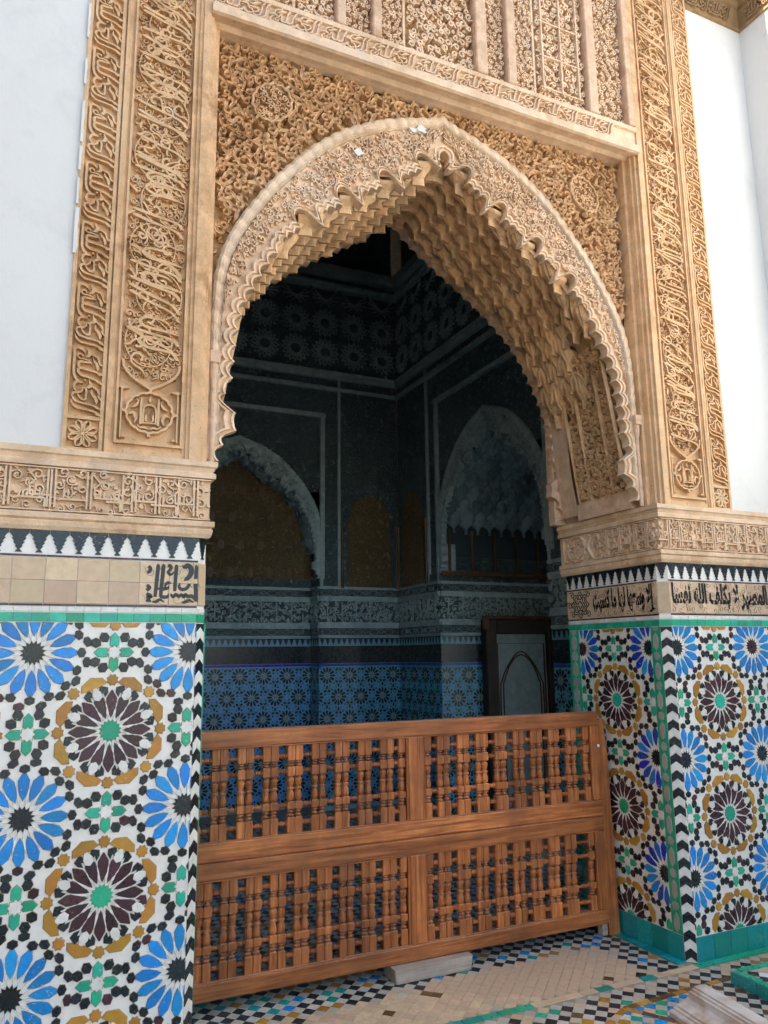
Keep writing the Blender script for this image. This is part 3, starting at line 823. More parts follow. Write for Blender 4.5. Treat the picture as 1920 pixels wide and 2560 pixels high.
posts = [(.655, .675), (.86, .885), (.935, .96), (1.284, 1.334), (1.492, 1.544), (2.143, 2.218), (2.359, 2.42), (2.956, 3.029), (3.264, 3.319)]
for a, b in posts:
    pl = MB(); pl.box(a, b, -.012, .07, 4.884, FTOP, 0, .006); pl.build('window_post', M['stucco_pink'], portal)
for a in (1.69, 2.571, 1.05):
    pl = MB(); pl.box(a, a + .014, .030, .07, 4.884, FTOP); pl.build('window_bead', M['stucco_pale'], portal)
up.build('upper_ground', M['stucco_ochre'], portal)
uv = MB(); q = random.Random(5)
fields = [(.68, .855, .030, .0075), (.89, .93, .022, .006), (.965, 1.28, .040, .012), (1.338, 1.488, .035, .009), (1.548, 1.688, .033, .008), (1.71, 2.138, .052, .0145), (2.222, 2.355, .033, .0085), (2.424, 2.569, .034, .0085), (2.59, 2.952, .046, .013), (3.033, 3.26, .040, .0095)]
for a, b, d, w in fields:
    vines(uv, f, lambda u, v: a + .35 * d < u < b - .35 * d, (a, b, 4.89, 6.3), d * .80, w * .92, 0, .045, q, True)
for xx in (2.63, 2.77, 2.90): uv.ribbon([(xx, 4.95, .012), (xx, 6.3, .012)], f, 0, .058, 1)
for zz in (4.96, 5.18, 5.42): uv.ribbon([(2.61, zz, .011), (2.93, zz, .011)], f, 0, .055, 1)
uv.build('window_carving', M['stucco_pale'], portal, kind='stuff')

# carved panel on the right reveal and plain pink border
for sd_, X in ((1, JX1), (-1, JX0)):
    rv = MB(); rv2 = MB(); q = random.Random(9)
    nx = -sd_
    fX = frame((XC + sd_ * 1.236, 0, 0), (0, 1, 0), (0, 0, 1), (nx, 0, 0))
    # base block under the vault from impost to vault
    rv2.box(min(X, X + sd_ * .02) + (0 if sd_ > 0 else -.04), max(X, X + sd_ * .02) + (.04 if sd_ > 0 else 0), .64, .83, 2.437, 3.16)
    P, _ = resample(INNER, 60)
    rows = []
    for y in (.645, .80): rows.append([(XC + sd_ * (a - .006), y, b + 2.4758) for a, b in P if b < .72])
    rv2.grid(rows)
    def fmap(u, v, h):
        k = 0
        for a, b in zip(P, P[1:]):
            if a[1] <= v - 2.4758 <= b[1]:
                t = (v - 2.4758 - a[1]) / (b[1] - a[1]); dx = a[0] + (b[0] - a[0]) * t; break
        else: dx = P[0][0]
        return (XC + sd_ * (dx + .020 - h), u, v)
    vines(rv, fmap, lambda u, v: .19 < u < .615 and 2.56 < v < 3.44 - .9 * max(0, u - .42) and not (.205 < abs(u - .40) - .0 < .213), (.17, .63, 2.54, 3.46), .030, .0075, 0, .022, q)
    for yy in (.185, .30, .50, .62): rv.ribbon([(yy, 2.545, .010), (yy, 3.30 if yy > .25 else 3.36, .010)], fmap, 0, .024, 6)
    rv.ribbon([(.185, 2.545, .012), (.62, 2.545, .012)], fmap, 0, .024, 4)
    rv.build('reveal_carving', M['stucco'], portal, kind='stuff')
    rv2.box(min(XC + sd_ * 1.238, XC + sd_ * 1.33), max(XC + sd_ * 1.238, XC + sd_ * 1.33), .165, .645, 2.437, 2.540)
    rv2.build('reveal_border', M['stucco_pink'], portal)
    # scallop shell boss
    if sd_ > 0:
        sh = MB()
        for k in range(9):
            a = math.pi * (.08 + .84 * k / 8)
            sh.ribbon([(.70, 3.15, .008), (.70 + .03 * math.cos(a), 3.15 + .035 * math.sin(a), .012), (.70 + .058 * math.cos(a), 3.15 + .065 * math.sin(a), .020), (.70 + .068 * math.cos(a), 3.15 + .078 * math.sin(a), .004)], fmap, 0, .045, 3, .006)
        sh.ribbon([(.70, 3.06, .05), (.70, 3.12, .045), (.70, 3.16, .02)], fmap, 0, .05, 3, .01)
        sh.build('shell_boss', M['muqarnas'], portal)
# white plaster mends on the arch
for (u, v, r) in ((1.445, 4.235, .030), (1.83, 4.49, .035), (1.78, 4.47, .022)):
    pm = MB(); pm.prism([(u + r * (1 + .35 * rg.uniform(-1, 1)) * math.cos(t), v + r * .62 * (1 + .35 * rg.uniform(-1, 1)) * math.sin(t)) for t in [2 * math.pi * k / 11 for k in range(11)]], face_at(YA), -.02, .003, .0008)
    pm.build('plaster_patch', M['plaster'], portal)
# slender colonnettes at the springing
for sd_ in (1, -1):
    cn = MB(); cx = XC + sd_ * 1.262
    cn.lathe([(.012, 2.44), (.014, 2.46), (.011, 2.48), (.011, 2.84), (.013, 2.85), (.018, 2.88), (.020, 2.93)], lambda x, y, t: (cx + x, YA - .004 + y, t), 10)
    cn.box(cx - .024, cx + .024, YA - .03, YA + .04, 2.93, 2.99, 0, .004); cn.build('colonnette', M['stucco_pink'], portal)
# core of the wall above the arch, closing the chamber
wl_ = MB()
P, _ = resample(INNER, 60)
for sd_ in (1, -1):
    wl_.grid([[(XC + sd_ * a, .84, b + 2.4758) for a, b in P], [(XC + sd_ * a, .84, FTOP) for a, b in P]])
    xa, xb_ = (XC + 1.20, 4.6) if sd_ > 0 else (-1.0, XC - 1.20)
    wl_.box(min(xa, xb_), max(xa, xb_), .835, .90, 2.44, FTOP)
    # rear scalloped lip
for sd_ in (1, -1):
    E2 = scalloped(INNER, 30, 8, .026, 0)
    B2 = [(a + .05, b + .04) for a, b in E2]
    for yy in (.80, .86):
        wl_.grid([[(XC + sd_ * a, yy, b + 2.4758) for a, b in E2], [(XC + sd_ * a, yy, b + 2.4758) for a, b in B2]])
    wl_.grid([[(XC + sd_ * a, .80, b + 2.4758) for a, b in E2], [(XC + sd_ * a, .86, b + 2.4758) for a, b in E2]])
wl_.build('rear_arch', M['stucco_pink'], portal)
# ------------------------------------------------------------------ zellij pattern, one cell, centred on the aubergine star
def pol(r, a): return (r * math.cos(a), r * math.sin(a))
def star(n, r0, r1, ph=0.0): return [pol(r0 if k % 2 == 0 else r1, ph + math.pi * k / n) for k in range(2 * n)]
def turn(P, a, c=(0, 0)): return [(c[0] + x * math.cos(a) - y * math.sin(a), c[1] + x * math.sin(a) + y * math.cos(a)) for x, y in P]
CELLP = []                                    # (name, material key, polygon)
D16 = math.pi / 8
for k in range(16):
    a = k * D16
    CELLP.append(('petal_tile', 't_purple', turn([(.088, 0), (.145, .0265), (.205, .0305), (.252, .004), (.252, -.004), (.205, -.0305), (.145, -.0265)], a)))
    CELLP.append(('spike_tile', 't_white', turn([(.072, 0), (.115, .0085), (.175, .0030), (.192, 0), (.175, -.0030), (.115, -.0085)], a + D16 / 2)))
CELLP.append(('star_tile', 't_green', star(16, .070, .056, D16 / 2)))
for k in range(8):
    a = (k + .5) * math.pi / 4
    CELLP.append(('lozenge_tile', 't_white', turn([(.212, 0), (.226, .022), (.252, .024), (.282, .008), (.282, -.008), (.252, -.024), (.226, -.022)], a)))
    for s in (1, -1):
        pg = [pol(.240, s * R(6.7)), pol(.262, s * R(6.2)), pol(.284, s * R(8.0)), pol(.276, s * R(12.0)), pol(.270, s * R(15.2)), pol(.247, s * R(14.8)), pol(.228, s * R(11.0)), pol(.252, s * R(10.2))]
        CELLP.append(('chevron_tile', 't_black', turn(pg if s > 0 else pg[::-1], a)))
    ro = .338 if k % 2 else .322
    CELLP.append(('star_tile', 't_ochre', [(x + pol(ro, k * math.pi / 4)[0], y + pol(ro, k * math.pi / 4)[1]) for x, y in star(8, .038, .029, math.pi / 8 + k * math.pi / 4)]))
    CELLP.append(('bow_tile', 't_ochre', turn([pol(.306, R(14)), pol(.338, R(10)), pol(.356, R(0)), pol(.338, R(-10)), pol(.306, R(-14)), pol(.290, R(-5.5)), pol(.290, R(5.5))], a)))
Bc = (.5, .5)
for k in range(16):
    a = k * D16
    CELLP.append(('petal_tile', 't_blue', turn([(.112, 0), (.160, .0245), (.225, .0315), (.262, .012), (.262, -.012), (.225, -.0315), (.160, -.0245)], a, Bc)))
    CELLP.append(('spike_tile', 't_white', turn([(.080, 0), (.118, .0085), (.18, .0040), (.205, 0), (.18, -.0040), (.118, -.0085)], a + D16 / 2, Bc)))
    CELLP.append(('gem_tile', 't_black', turn([(.268, .010), (.285, .028), (.307, .024), (.314, 0), (.307, -.024), (.285, -.028), (.268, -.010)], a, Bc)) if False else
                 ('gem_tile', 't_black', turn([(.272, 0), (.286, .025), (.308, .022), (.318, 0), (.308, -.022), (.286, -.025)], a, Bc)))
    if (k % 4) in (0, 3):
        CELLP.append(('gem_tile', 't_black', turn([(.314, .006), (.322, .028), (.342, .031), (.358, .006), (.350, -.020), (.328, -.022)], a + D16 / 2, Bc)))
    else:
        CELLP.append(('gem_tile', 't_black', turn([(.304, 0), (.312, .024), (.334, .026), (.348, 0), (.334, -.026), (.312, -.024)], a + D16 / 2, Bc)))
CELLP.append(('star_tile', 't_black', star(16, .078, .056, 0) if False else [(x + .5, y + .5) for x, y in star(16, .078, .056, D16 / 2)]))
for c, rot in (((.5, 0), math.pi / 2), ((0, .5), 0)):
    CELLP.append(('star_tile', 't_white', [(x + c[0], y + c[1]) for x, y in star(8, .046, .034, 0)]))
    for k in range(4):
        CELLP.append(('arm_tile', 't_green', turn([(.048, 0), (.038, .013), (.046, .0285), (.098, .0285), (.128, 0), (.098, -.0285), (.046, -.0285), (.038, -.013)], k * math.pi / 2, c)))
    for sx in (1, -1):
        for sy in (1, -1):
            for (px, py) in ((.066, .098), (.118, .062)):
                qx, qy = (sx * px, sy * py); ang = math.atan2(qy, qx)
                P = turn([(-.030, 0), (-.013, .023), (.013, .023), (.030, 0), (.013, -.023), (-.013, -.023)], ang)
                P = [(x + qx, y + qy) for x, y in P]
                CELLP.append(('gem_tile', 't_black', [(x + c[0], y + c[1]) for x, y in (turn(P, rot))]))

GROW = {'gem_tile': 1.19, 'arm_tile': 1.0, 'chevron_tile': 1.36, 'bow_tile': 1.13, 'lozenge_tile': 1.22}
def grow(pg, k):
    n = len(pg); cx = sum(p[0] for p in pg) / n; cy = sum(p[1] for p in pg) / n
    return [(cx + (x - cx) * k, cy + (y - cy) * k) for x, y in pg]
CELLP = [(a, b, grow(c, GROW.get(a, 1.06 if a == 'petal_tile' else 1.0))) for a, b, c in CELLP]
TILE_CACHE = {}
def tile_piece(f, key, poly, name, mat, parent, h=.0035, mb_rest=None, tilt=True):
    n = len(poly); cx = sum(p[0] for p in poly) / n; cy = sum(p[1] for p in poly) / n
    me = TILE_CACHE.get(key) if key else None
    if me is None:
        b = MB(); b.prism([(x - cx, y - cy) for x, y in poly], lambda u, v, w: (u, v, w), -.002, h, .0011)
        me = b.mesh(name, [mat])
        if key: TILE_CACHE[key] = me
    mt = f.mat @ Matrix.Translation((cx, cy, rnd.uniform(-.0004, .0006)))
    if tilt: mt = mt @ Matrix.Rotation(rnd.gauss(0, .012), 4, 'X') @ Matrix.Rotation(rnd.gauss(0, .012), 4, 'Y')
    return link(name, me, parent, mt)

PU, PV = .592, .606
def zellij(f, parent, u0, u1, v0, v1, uc, vc, tag):
    """star mosaic between u0..u1, v0..v1 with an aubergine star at (uc, vc)"""
    gl = MB()
    for i in range(int((u0 - uc) / PU) - 2, int((u1 - uc) / PU) + 3):
        for j in range(int((v0 - vc) / PV) - 2, int((v1 - vc) / PV) + 3):
            for idx, (nm, mk, pg) in enumerate(CELLP):
                P = [(uc + (i + x) * PU, vc + (j + y) * PV) for x, y in pg]
                us = [p[0] for p in P]; vs_ = [p[1] for p in P]
                if max(us) < u0 or min(us) > u1 or max(vs_) < v0 or min(vs_) > v1: continue
                whole = min(us) >= u0 and max(us) <= u1 and min(vs_) >= v0 and max(vs_) <= v1
                if not whole:
                    P = clip(P, u0, u1, v0, v1)
                    if len(P) < 3 or area(P) < 6e-5: continue
                cx_ = sum(p[0] for p in P) / len(P); cy_ = sum(p[1] for p in P) / len(P)
                gl.add([f(cx_ + (x - cx_) * (1 + .0021 / max(.006, math.hypot(x - cx_, y - cy_))), cy_ + (y - cy_) * (1 + .0021 / max(.006, math.hypot(x - cx_, y - cy_))), -.0006 + .00003 * (len(gl.f) % 9)) for x, y in P], [tuple(range(len(P)))])
                mat = M[mk]
                if mk == 't_black' and rnd.random() < .10: mat = M['t_purple']
                if mk == 't_blue' and tag == 'jamb': mat = M['t_deep'] if rnd.random() < .75 else M['t_blue']
                kk = (tag, idx, mat.name) if whole else None
                tile_piece(f, kk, P, nm, mat, parent, .0048 if nm == 'lozenge_tile' else .0035)
    gl.build('joint_lines', M['joint'], parent, kind='stuff')

def merlons(f, parent, u0, u1, v0, v1, per):
    n = max(1, round((u1 - u0) / per)); p = (u1 - u0) / n; H = v1 - v0
    for k in range(n):
        c = u0 + (k + .5) * p; hw = p * .5 - .0012
        P = []
        L = [(hw, v1 - H * .15)] + [(hw * a, v0 + H * b) for a, b in ((.90, .83), (.58, .66), (.76, .645), (.42, .485), (.58, .47), (.25, .315), (.40, .30), (.10, .17), (.36, .055))]
        P = [(c + hw, v1 - .001)] + [(c + a, b) for a, b in L] + [(c - a, b) for a, b in L[::-1]] + [(c - hw, v1 - .001)]
        tile_piece(f, ('mer', round(p, 4), round(H, 4)), P, 'merlon_tile', M['t_black'], parent)

def row(f, parent, u0, u1, v0, v1, per, name, mk, joint=.0016, jit=.0, h=.0035, skip=None):
    n = max(1, round((u1 - u0) / per)); p = (u1 - u0) / n
    for k in range(n):
        a, b = u0 + k * p + joint / 2, u0 + (k + 1) * p - joint / 2
        tile_piece(f, (name, mk, round(p, 4), round(v1 - v0, 4)), [(a, v0 + joint / 2), (b, v0 + joint / 2), (b, v1 - joint / 2), (a, v1 - joint / 2)], name, M[mk], parent, h)

def arabic(words, f, u0, u1, v0, v1, parent, h=.0010, bold=.018, name='lettering', mat=None, vs_=1.0):
    """joined Arabic lettering laid out from right to left between u1 and u0"""
    cu = bpy.data.curves.new('lettering', 'FONT'); cu.body = words[::-1]; cu.size = 1; cu.offset = bold; cu.resolution_u = 3
    o = bpy.data.objects.new('lettering', cu); col.objects.link(o)
    dg = bpy.context.evaluated_depsgraph_get(); me = o.evaluated_get(dg).to_mesh()
    V = [tuple(v.co) for v in me.vertices]; Fc = [tuple(p.vertices) for p in me.polygons]
    o.evaluated_get(dg).to_mesh_clear(); bpy.data.objects.remove(o); bpy.data.curves.remove(cu)
    if not V: return None
    xs = [v[0] for v in V]; ys = [v[1] for v in V]; a0, a1, b0, b1 = min(xs), max(xs), min(ys), max(ys)
    # islands get slightly different heights so that joins never share a plane
    par = list(range(len(V)))
    def fd(i):
        while par[i] != i: par[i] = par[par[i]]; i = par[i]
        return i
    for q in Fc:
        for k in q[1:]: par[fd(k)] = fd(q[0])
    mb = MB(); hh = {}
    for i, v in enumerate(V):
        r_ = fd(i)
        if r_ not in hh: hh[r_] = h + .00022 * (len(hh) % 4)
        y = (v[1] - b0) / (b1 - b0)
        mb.v.append(f(u0 + (v[0] - a0) / (a1 - a0) * (u1 - u0), v0 + y * (v1 - v0), hh[r_]))
    for q in Fc: mb.f.append(q); mb.m.append(0)
    return mb.build(name, mat or M['ink'], parent)

def curls(f, u0, u1, v0, v1, parent, q, d=.030, w=.0022):
    mb = MB()
    for (u, v) in scatter(lambda a, b: True, (u0 + .012, u1 - .012, v0 + .012, v1 - .012), d, q):
        mb.ribbon(scroll(u, v, d * .45, q.uniform(0, 6.28), q.choice((-1, 1)), w, .9, .9), f, 0, .0012, 3)
    mb.build('vine_lines', M['ink'], parent, kind='stuff')

BROW = dict(base=(0, .124), field=(.126, 1.737), green=(1.741, 1.777), white=(1.780, 1.800), line0=(1.802, 1.811), tan=(1.812, 1.992), line1=(1.994, 2.003), mwhite=(2.005, 2.098))
def dado(f, parent, u0, u1, uc, tag, side_strips=None, text=None, gaps=None):
    """bands common to every tiled face"""
    bed = MB(); bed.prism([(u0, 0), (u1, 0), (u1, 2.098), (u0, 2.098)], f, -.03, -.0012); bed.build('tile_bed', M['bed'], parent)
    fu0, fu1 = side_strips or (u0, u1)
    zellij(f, parent, fu0, fu1, *BROW['field'], uc, 1.318, tag)
    row(f, parent, u0, u1, *BROW['base'], .118, 'skirting_tile', 't_turq', .003)
    row(f, parent, u0, u1, *BROW['green'], .064, 'border_tile', 't_green')
    row(f, parent, u0, u1, *BROW['white'], .064, 'border_tile', 't_white')
    row(f, parent, u0, u1, *BROW['line0'], .125, 'line_tile', 't_purple'); row(f, parent, u0, u1, *BROW['line1'], .125, 'line_tile', 't_purple')
    v0, v1 = BROW['tan']; vm = (v0 + v1) / 2
    row(f, parent, u0, u1, v0, vm, .1255, 'panel_tile', 't_tan', .002); row(f, parent, u0, u1, vm, v1, .1255, 'panel_tile', 't_tan', .002)
    merlons(f, parent, u0, u1, *BROW['mwhite'], .0706)

def chevrons(f, parent, w):
    v = .004; k = 0
    while v < 1.735:
        P = [(0.001, v), (w / 2, v + .022), (w - .001, v), (w - .001, v + .043), (w / 2, v + .065), (0.001, v + .043)]
        P = clip(P, 0, w, .002, 1.737)
        if len(P) >= 3: tile_piece(f, ('chev', k % 2, round(w, 3)) if v < 1.66 else None, P, 'chevron_tile', M['t_white' if k % 2 else 't_black'], parent)
        v += .0447; k += 1

def green_strip(f, parent, u0, u1):
    c = (u0 + u1) / 2; w = (u1 - u0); v = .13; k = 0
    g = MB(); g.prism([(u0, .126), (u1, .126), (u1, 1.737), (u0, 1.737)], f, -.0011, .0022); g.build('green_strip', M['t_green'], parent)
    while v < 1.72:
        if k % 2: P = [(x * w * .36 + c, y * w * .36 + v + .03) for x, y in star(8, 1, .74, 0)]; dv = .062
        else: P = [(c, v), (c + w * .26, v + .022), (c + w * .26, v + .078), (c, v + .10), (c - w * .26, v + .078), (c - w * .26, v + .022)]; dv = .102
        P = clip(P, u0, u1, .127, 1.736)
        if len(P) > 2: tile_piece(f, None, P, 'star_tile' if k % 2 else 'hexagon_tile', M['t_grey'], parent, .0042)
        v += dv; k += 1

def impost(parent, f, u0, u1, q, seed_bars, end=None):
    """moulded shelf and carved band over the tiles; f has h outward"""
    mb = MB()
    prof = [(.0, 2.0985), (.008, 2.100), (.016, 2.116), (.018, 2.134), (.014, 2.140), (.024, 2.148), (.024, 2.170), (.004, 2.172), (.004, 2.356), (.024, 2.359), (.024, 2.380), (.014, 2.386), (.022, 2.404), (.030, 2.410), (.030, 2.434), (.0, 2.437)]
    return prof

def impost_carving(f, parent, u0, u1, q, bars):
    mb = MB(); v0, v1 = 2.174, 2.354
    mb.ribbon([(u0, v0 + .004, .007), (u1, v0 + .004, .007)], f, 0, .020, 1); mb.ribbon([(u0, v1 - .004, .007), (u1, v1 - .004, .007)], f, 0, .020, 1)
    segs = []
    for k, x in enumerate(bars):
        if not (u0 + .01 < x < u1 - .01): continue
        for dx in ((-.008, .008) if k % 3 != 2 else (0,)):
            mb.ribbon([(x + dx, v0 + .016, .010), (x + dx, v1 - .010, .010)], f, 0, .021, 1)
        bl = v0 + .052 + .012 * (k % 2); L = q.uniform(.07, .115)
        mb.ribbon([(x - L, bl, .011), (x - .01, bl, .011)], f, 0, .021, 1)
        mb.ribbon([(x - .008, v0 + .014, .011), (x - .008, bl, .011)], f, 0, .021, 1)
        for t in range(q.choice((2, 3))):
            mb.ribbon([(x - L + .018 + t * .016, bl, .008), (x - L + .018 + t * .016, bl + q.uniform(.02, .045), .008)], f, 0, .021, 1)
        if k % 2: mb.ribbon([(x - L, bl - .004, .010), (x - L - .004, bl + .04, .010), (x - L + .018, bl + .062, .010), (x - L - .012, bl + .098, .010), (x - L - .004, v1 - .012, .010)], f, 0, .021, 1)
        segs.append(x)
    vines(mb, f, lambda u, v: v0 + .062 < v < v1 - .016 and all(abs(u - x) > .016 for x in segs), (u0 + .01, u1 - .01, v0, v1), .041, .0085, 0, .019, q, True)
    vines(mb, f, lambda u, v: v0 + .010 < v < v0 + .045, (u0 + .01, u1 - .01, v0, v0 + .05), .034, .007, 0, .016, q, False)
    mb.build('frieze_carving', M['stucco_pale'], parent, kind='stuff')

PROF = impost(None, None, 0, 0, None, None)
def impost_body(parent, path, close_ends=True):
    """sweep the impost profile along a plan path [(x, y, nx, ny)] with mitred normals"""
    mb = MB(); rows = [[(x + nx * h, y + ny * h, z) for h, z in PROF] for x, y, nx, ny in path]
    mb.grid(rows)
    for r_ in (rows[0], rows[-1]): mb.add(r_, [tuple(range(len(r_)))])
    mb.build('impost', M['stucco_pale'], parent)

# --- left pier -------------------------------------------------------
UL0 = -1.6
pl_ = thing('tiled_pier', 'pier clad in blue and aubergine star mosaic whose frieze has plain tan tiles', 'pier', (.1, .3, 0), 'tiled piers of the portal')
fl = frame((0, 0, 0), (1, 0, 0), (0, 0, 1), (0, -1, 0))
core = MB(); core.box(UL0, .650, .03, .86, 0, 2.10); core.box(.650, .688, .05, .86, 0, 2.10); core.build('pier_core', M['grout'], pl_)
far_bed = MB(); far_bed.box(UL0, -.30, -.001, .03, 0, 2.098); far_bed.build('far_tiling', M['t_white'], pl_)
dado(fl, pl_, -.30, .652, .330, 'facade')
cl = .0602; fc = frame((.652, .0, 0), (.040 / cl, .045 / cl, 0), (0, 0, 1), (.045 / cl, -.040 / cl, 0))
bed = MB(); bed.prism([(0, 0), (cl, 0), (cl, 2.098), (0, 2.098)], fc, -.02, -.0012); bed.build('tile_bed', M['bed'], pl_)
chevrons(fc, pl_, cl)
for nm, mk in (('green', 't_green'), ('white', 't_white'), ('tan', 't_tan')): row(fc, pl_, 0, cl, *BROW[nm], .06, 'corner_tile', mk)
merlons(fc, pl_, 0, cl, *BROW['mwhite'], .06)
fj = frame((JX0, 0, 0), (0, 1, 0), (0, 0, 1), (1, 0, 0))
bed = MB(); bed.prism([(.045, 0), (.86, 0), (.86, 2.098), (.045, 2.098)], fj, -.03, -.0012); bed.build('tile_bed', M['bed'], pl_)
row(fj, pl_, .045, .86, 0, .124, .12, 'skirting_tile', 't_turq', .003); row(fj, pl_, .045, .86, .126, 1.737, .2, 'side_tile', 't_green', .003)
# writing on the last pair of panel tiles: traced strokes
LT = [[(1.0,.02,.05),(.985,.30,.055),(.975,.62,.06),(.985,.93,.05),(.965,.99,.01)],
 [(.70,.97,.01),(.735,.92,.05),(.80,.97,.07),(.87,.90,.075),(.88,.78,.075),(.83,.66,.07),(.77,.58,.06),(.75,.52,.01)],
 [(.66,.50,.015),(.64,.40,.045),(.70,.33,.05),(.79,.36,.05),(.84,.46,.045),(.83,.54,.02)],
 [(.555,.28,.05),(.56,.50,.055),(.57,.75,.055),(.575,.93,.05),(.56,.99,.01)],
 [(.28,.12,.05),(.29,.40,.055),(.305,.70,.055),(.315,.93,.05),(.30,.99,.01)],
 [(.17,.12,.05),(.185,.40,.055),(.20,.70,.055),(.21,.93,.05),(.195,.99,.01)],
 [(.40,.90,.01),(.43,.96,.045),(.47,.90,.05),(.44,.83,.045),(.41,.78,.04),(.45,.72,.045),(.50,.74,.03),(.53,.80,.01)],
 [(.36,.36,.015),(.37,.44,.04),(.42,.50,.045),(.46,.46,.045),(.44,.38,.04),(.37,.34,.05),(.27,.33,.045),(.18,.36,.01)],
 [(.97,.10,.05),(.90,.16,.05),(.82,.15,.05),(.78,.20,.045),(.74,.14,.05),(.69,.19,.045),(.64,.14,.05),(.58,.20,.045),(.53,.13,.05),(.46,.20,.04),(.42,.13,.05),(.30,.12,.05),(.27,.16,.01)],
 [(.95,-.02,.01),(.86,.05,.04),(.78,.0,.045),(.70,-.01,.02)], [(.36,-.02,.01),(.27,.05,.04),(.20,.0,.045),(.12,-.01,.02)],
 [(.02,.92,.05),(.06,.86,.05),(.04,.78,.05),(.0,.75,.04)], [(.0,.42,.05),(.06,.36,.05),(.0,.28,.05)], [(.0,.20,.05),(.09,.13,.06),(.0,.08,.05)], [(0,-.0,.03),(.05,.03,.05),(.10,-.01,.02)]]
lt = MB(); ua, ub, va, vb_ = .444, .648, 1.826, 1.984
for st in LT: lt.ribbon([(ua + (ub - ua) * a, va + (vb_ - va) * b, w * .30) for a, b, w in st], fl, .003, .0046, 4, 0, 0, .1)
lt.build('lettering', M['ink'], pl_)
curls(frame((0, -.0032, 0), (1, 0, 0), (0, 0, 1), (0, -1, 0)), ua, ub, va - .01, vb_, pl_, random.Random(3), .045, .0016)
q = random.Random(4)
impost_body(pl_, [(UL0, 0, 0, -1), (JX0 - .004, 0, 1, -1), (JX0 - .004, .86, 1, 0)])
impost_carving(face_at(-.0038), pl_, -.30, JX0, q, [-.21, -.10, .045, .065, .20, .33, .375, .47, .555, .628])

# --- right pier ------------------------------------------------------
pr = thing('tiled_pier', 'pier clad in star mosaic with black lettering round its corner beside the gate', 'pier', (3.8, .3, 0), 'tiled piers of the portal')
core = MB(); core.box(3.30, 5.2, .03, .86, 0, 2.10); core.box(3.264, 3.30, .05, .86, 0, 2.10); core.build('pier_core', M['grout'], pr)
dado(fl, pr, 3.300, 4.405, 3.622, 'facade')
fr_ = frame((JX1, 0, 0), (0, 1, 0), (0, 0, 1), (-1, 0, 0))
dado(fr_, pr, .045, .857, .438, 'jamb', (.122, .757))
green_strip(fr_, pr, .047, .120); green_strip(fr_, pr, .759, .856)
cl2 = .0612; dx, dy = (3.30 - JX1) / cl2, -.045 / cl2; fc = frame((JX1, .045, 0), (dx, dy, 0), (0, 0, 1), (dy, -dx, 0))
bed = MB(); bed.prism([(0, 0), (cl2, 0), (cl2, 2.098), (0, 2.098)], fc, -.02, -.0012); bed.build('tile_bed', M['bed'], pr)
chevrons(fc, pr, cl2)
for nm, mk in (('green', 't_green'), ('white', 't_white'), ('tan', 't_tan')): row(fc, pr, 0, cl2, *BROW[nm], .06, 'corner_tile', mk)
merlons(fc, pr, 0, cl2, *BROW['mwhite'], .06)
W1 = 'ﺭﺑﻨﺎ ﻭﺇﻟﻴﻚ ﺍﻟﻤﺼﻴﺮ ﻻ ﻳﻜﻠﻒ ﺍﻟﻠﻪ ﻧﻔﺴﺎ'; W2 = 'ﺇﻻ ﻭﺳﻌﻬﺎ ﻟﻬﺎ ﻣﺎ ﻛﺴﺒﺖ'
fT = frame((0, -.0042, 0), (1, 0, 0), (0, 0, 1), (0, -1, 0)); fTj = frame((JX1 - .0042, 0, 0), (0, 1, 0), (0, 0, 1), (-1, 0, 0))
arabic(W1, fT, 3.315, 4.40, 1.822, 1.988, pr, .0006, .046)
fTj2 = frame((JX1 - .0042, 0, 0), (0, -1, 0), (0, 0, 1), (-1, 0, 0))       # read from inside to outside: right end at the corner
arabic(W2, fTj2, -.60, -.06, 1.822, 1.988, pr, .0006, .046)
q = random.Random(8)
curls(fT, 3.31, 4.40, 1.815, 1.99, pr, q, .034, .0018); curls(fTj, .06, .60, 1.815, 1.99, pr, q, .034, .0018)
rs = MB()                                                                    # lobed knot at the end of the line
for rr, n in ((.074, 8), (.056, 8), (.038, 6), (.020, 4)):
    rs.ribbon([(.725 + rr * math.cos(t) * (1 + .14 * math.cos(n * t)), 1.902 + rr * math.sin(t) * (1 + .14 * math.cos(n * t)), .0075) for t in [2 * math.pi * k / 48 for k in range(49)]], fTj, 0, .0012, 1)
for cx_, cy_ in ((.80, 1.84), (.80, 1.965), (.645, 1.84), (.645, 1.965), (.83, 1.90)):
    rs.ribbon(scroll(cx_, cy_, .022, 1, 1, .006, 1.2, .6), fTj, 0, .0012, 3)
rs.build('knot_lettering', M['ink'], pr)
impost_body(pr, [(JX1 + .004, .90, -1, 0), (JX1 + .004, 0, -1, -1), (4.405, 0, 0, -1)])
impost_carving(face_at(-.0038), pr, JX1, 4.40, q, [3.31, 3.40, 3.50, 3.575, 3.66, 3.76, 3.86, 3.93, 4.03, 4.11, 4.2, 4.3])
fI = frame((JX1 - .0038 + .004, 0, 0), (0, 1, 0), (0, 0, 1), (-1, 0, 0))
impost_carving(fI, pr, 0, .56, q, [.08, .17, .215, .31, .42])
kn = MB()
for cx_, rx in ((.72, .088),):
    kn.ribbon([(cx_ + rx * math.cos(t) * (1 + .05 * math.cos(12 * t)), 2.265 + .082 * math.sin(t) * (1 + .05 * math.cos(12 * t)), .010) for t in [2 * math.pi * k / 60 for k in range(61)]], fI, 0, .02, 1)
kn.ribbon([(.56, 2.345, .010), (.585, 2.31, .010), (.605, 2.265, .010), (.585, 2.22, .010), (.56, 2.185, .010)], fI, 0, .02, 4)
vines(kn, fI, lambda u, v: ((u - .72) / .076) ** 2 + ((v - 2.265) / .07) ** 2 < 1, (.63, .81, 2.18, 2.35), .030, .0075, 0, .018, q)
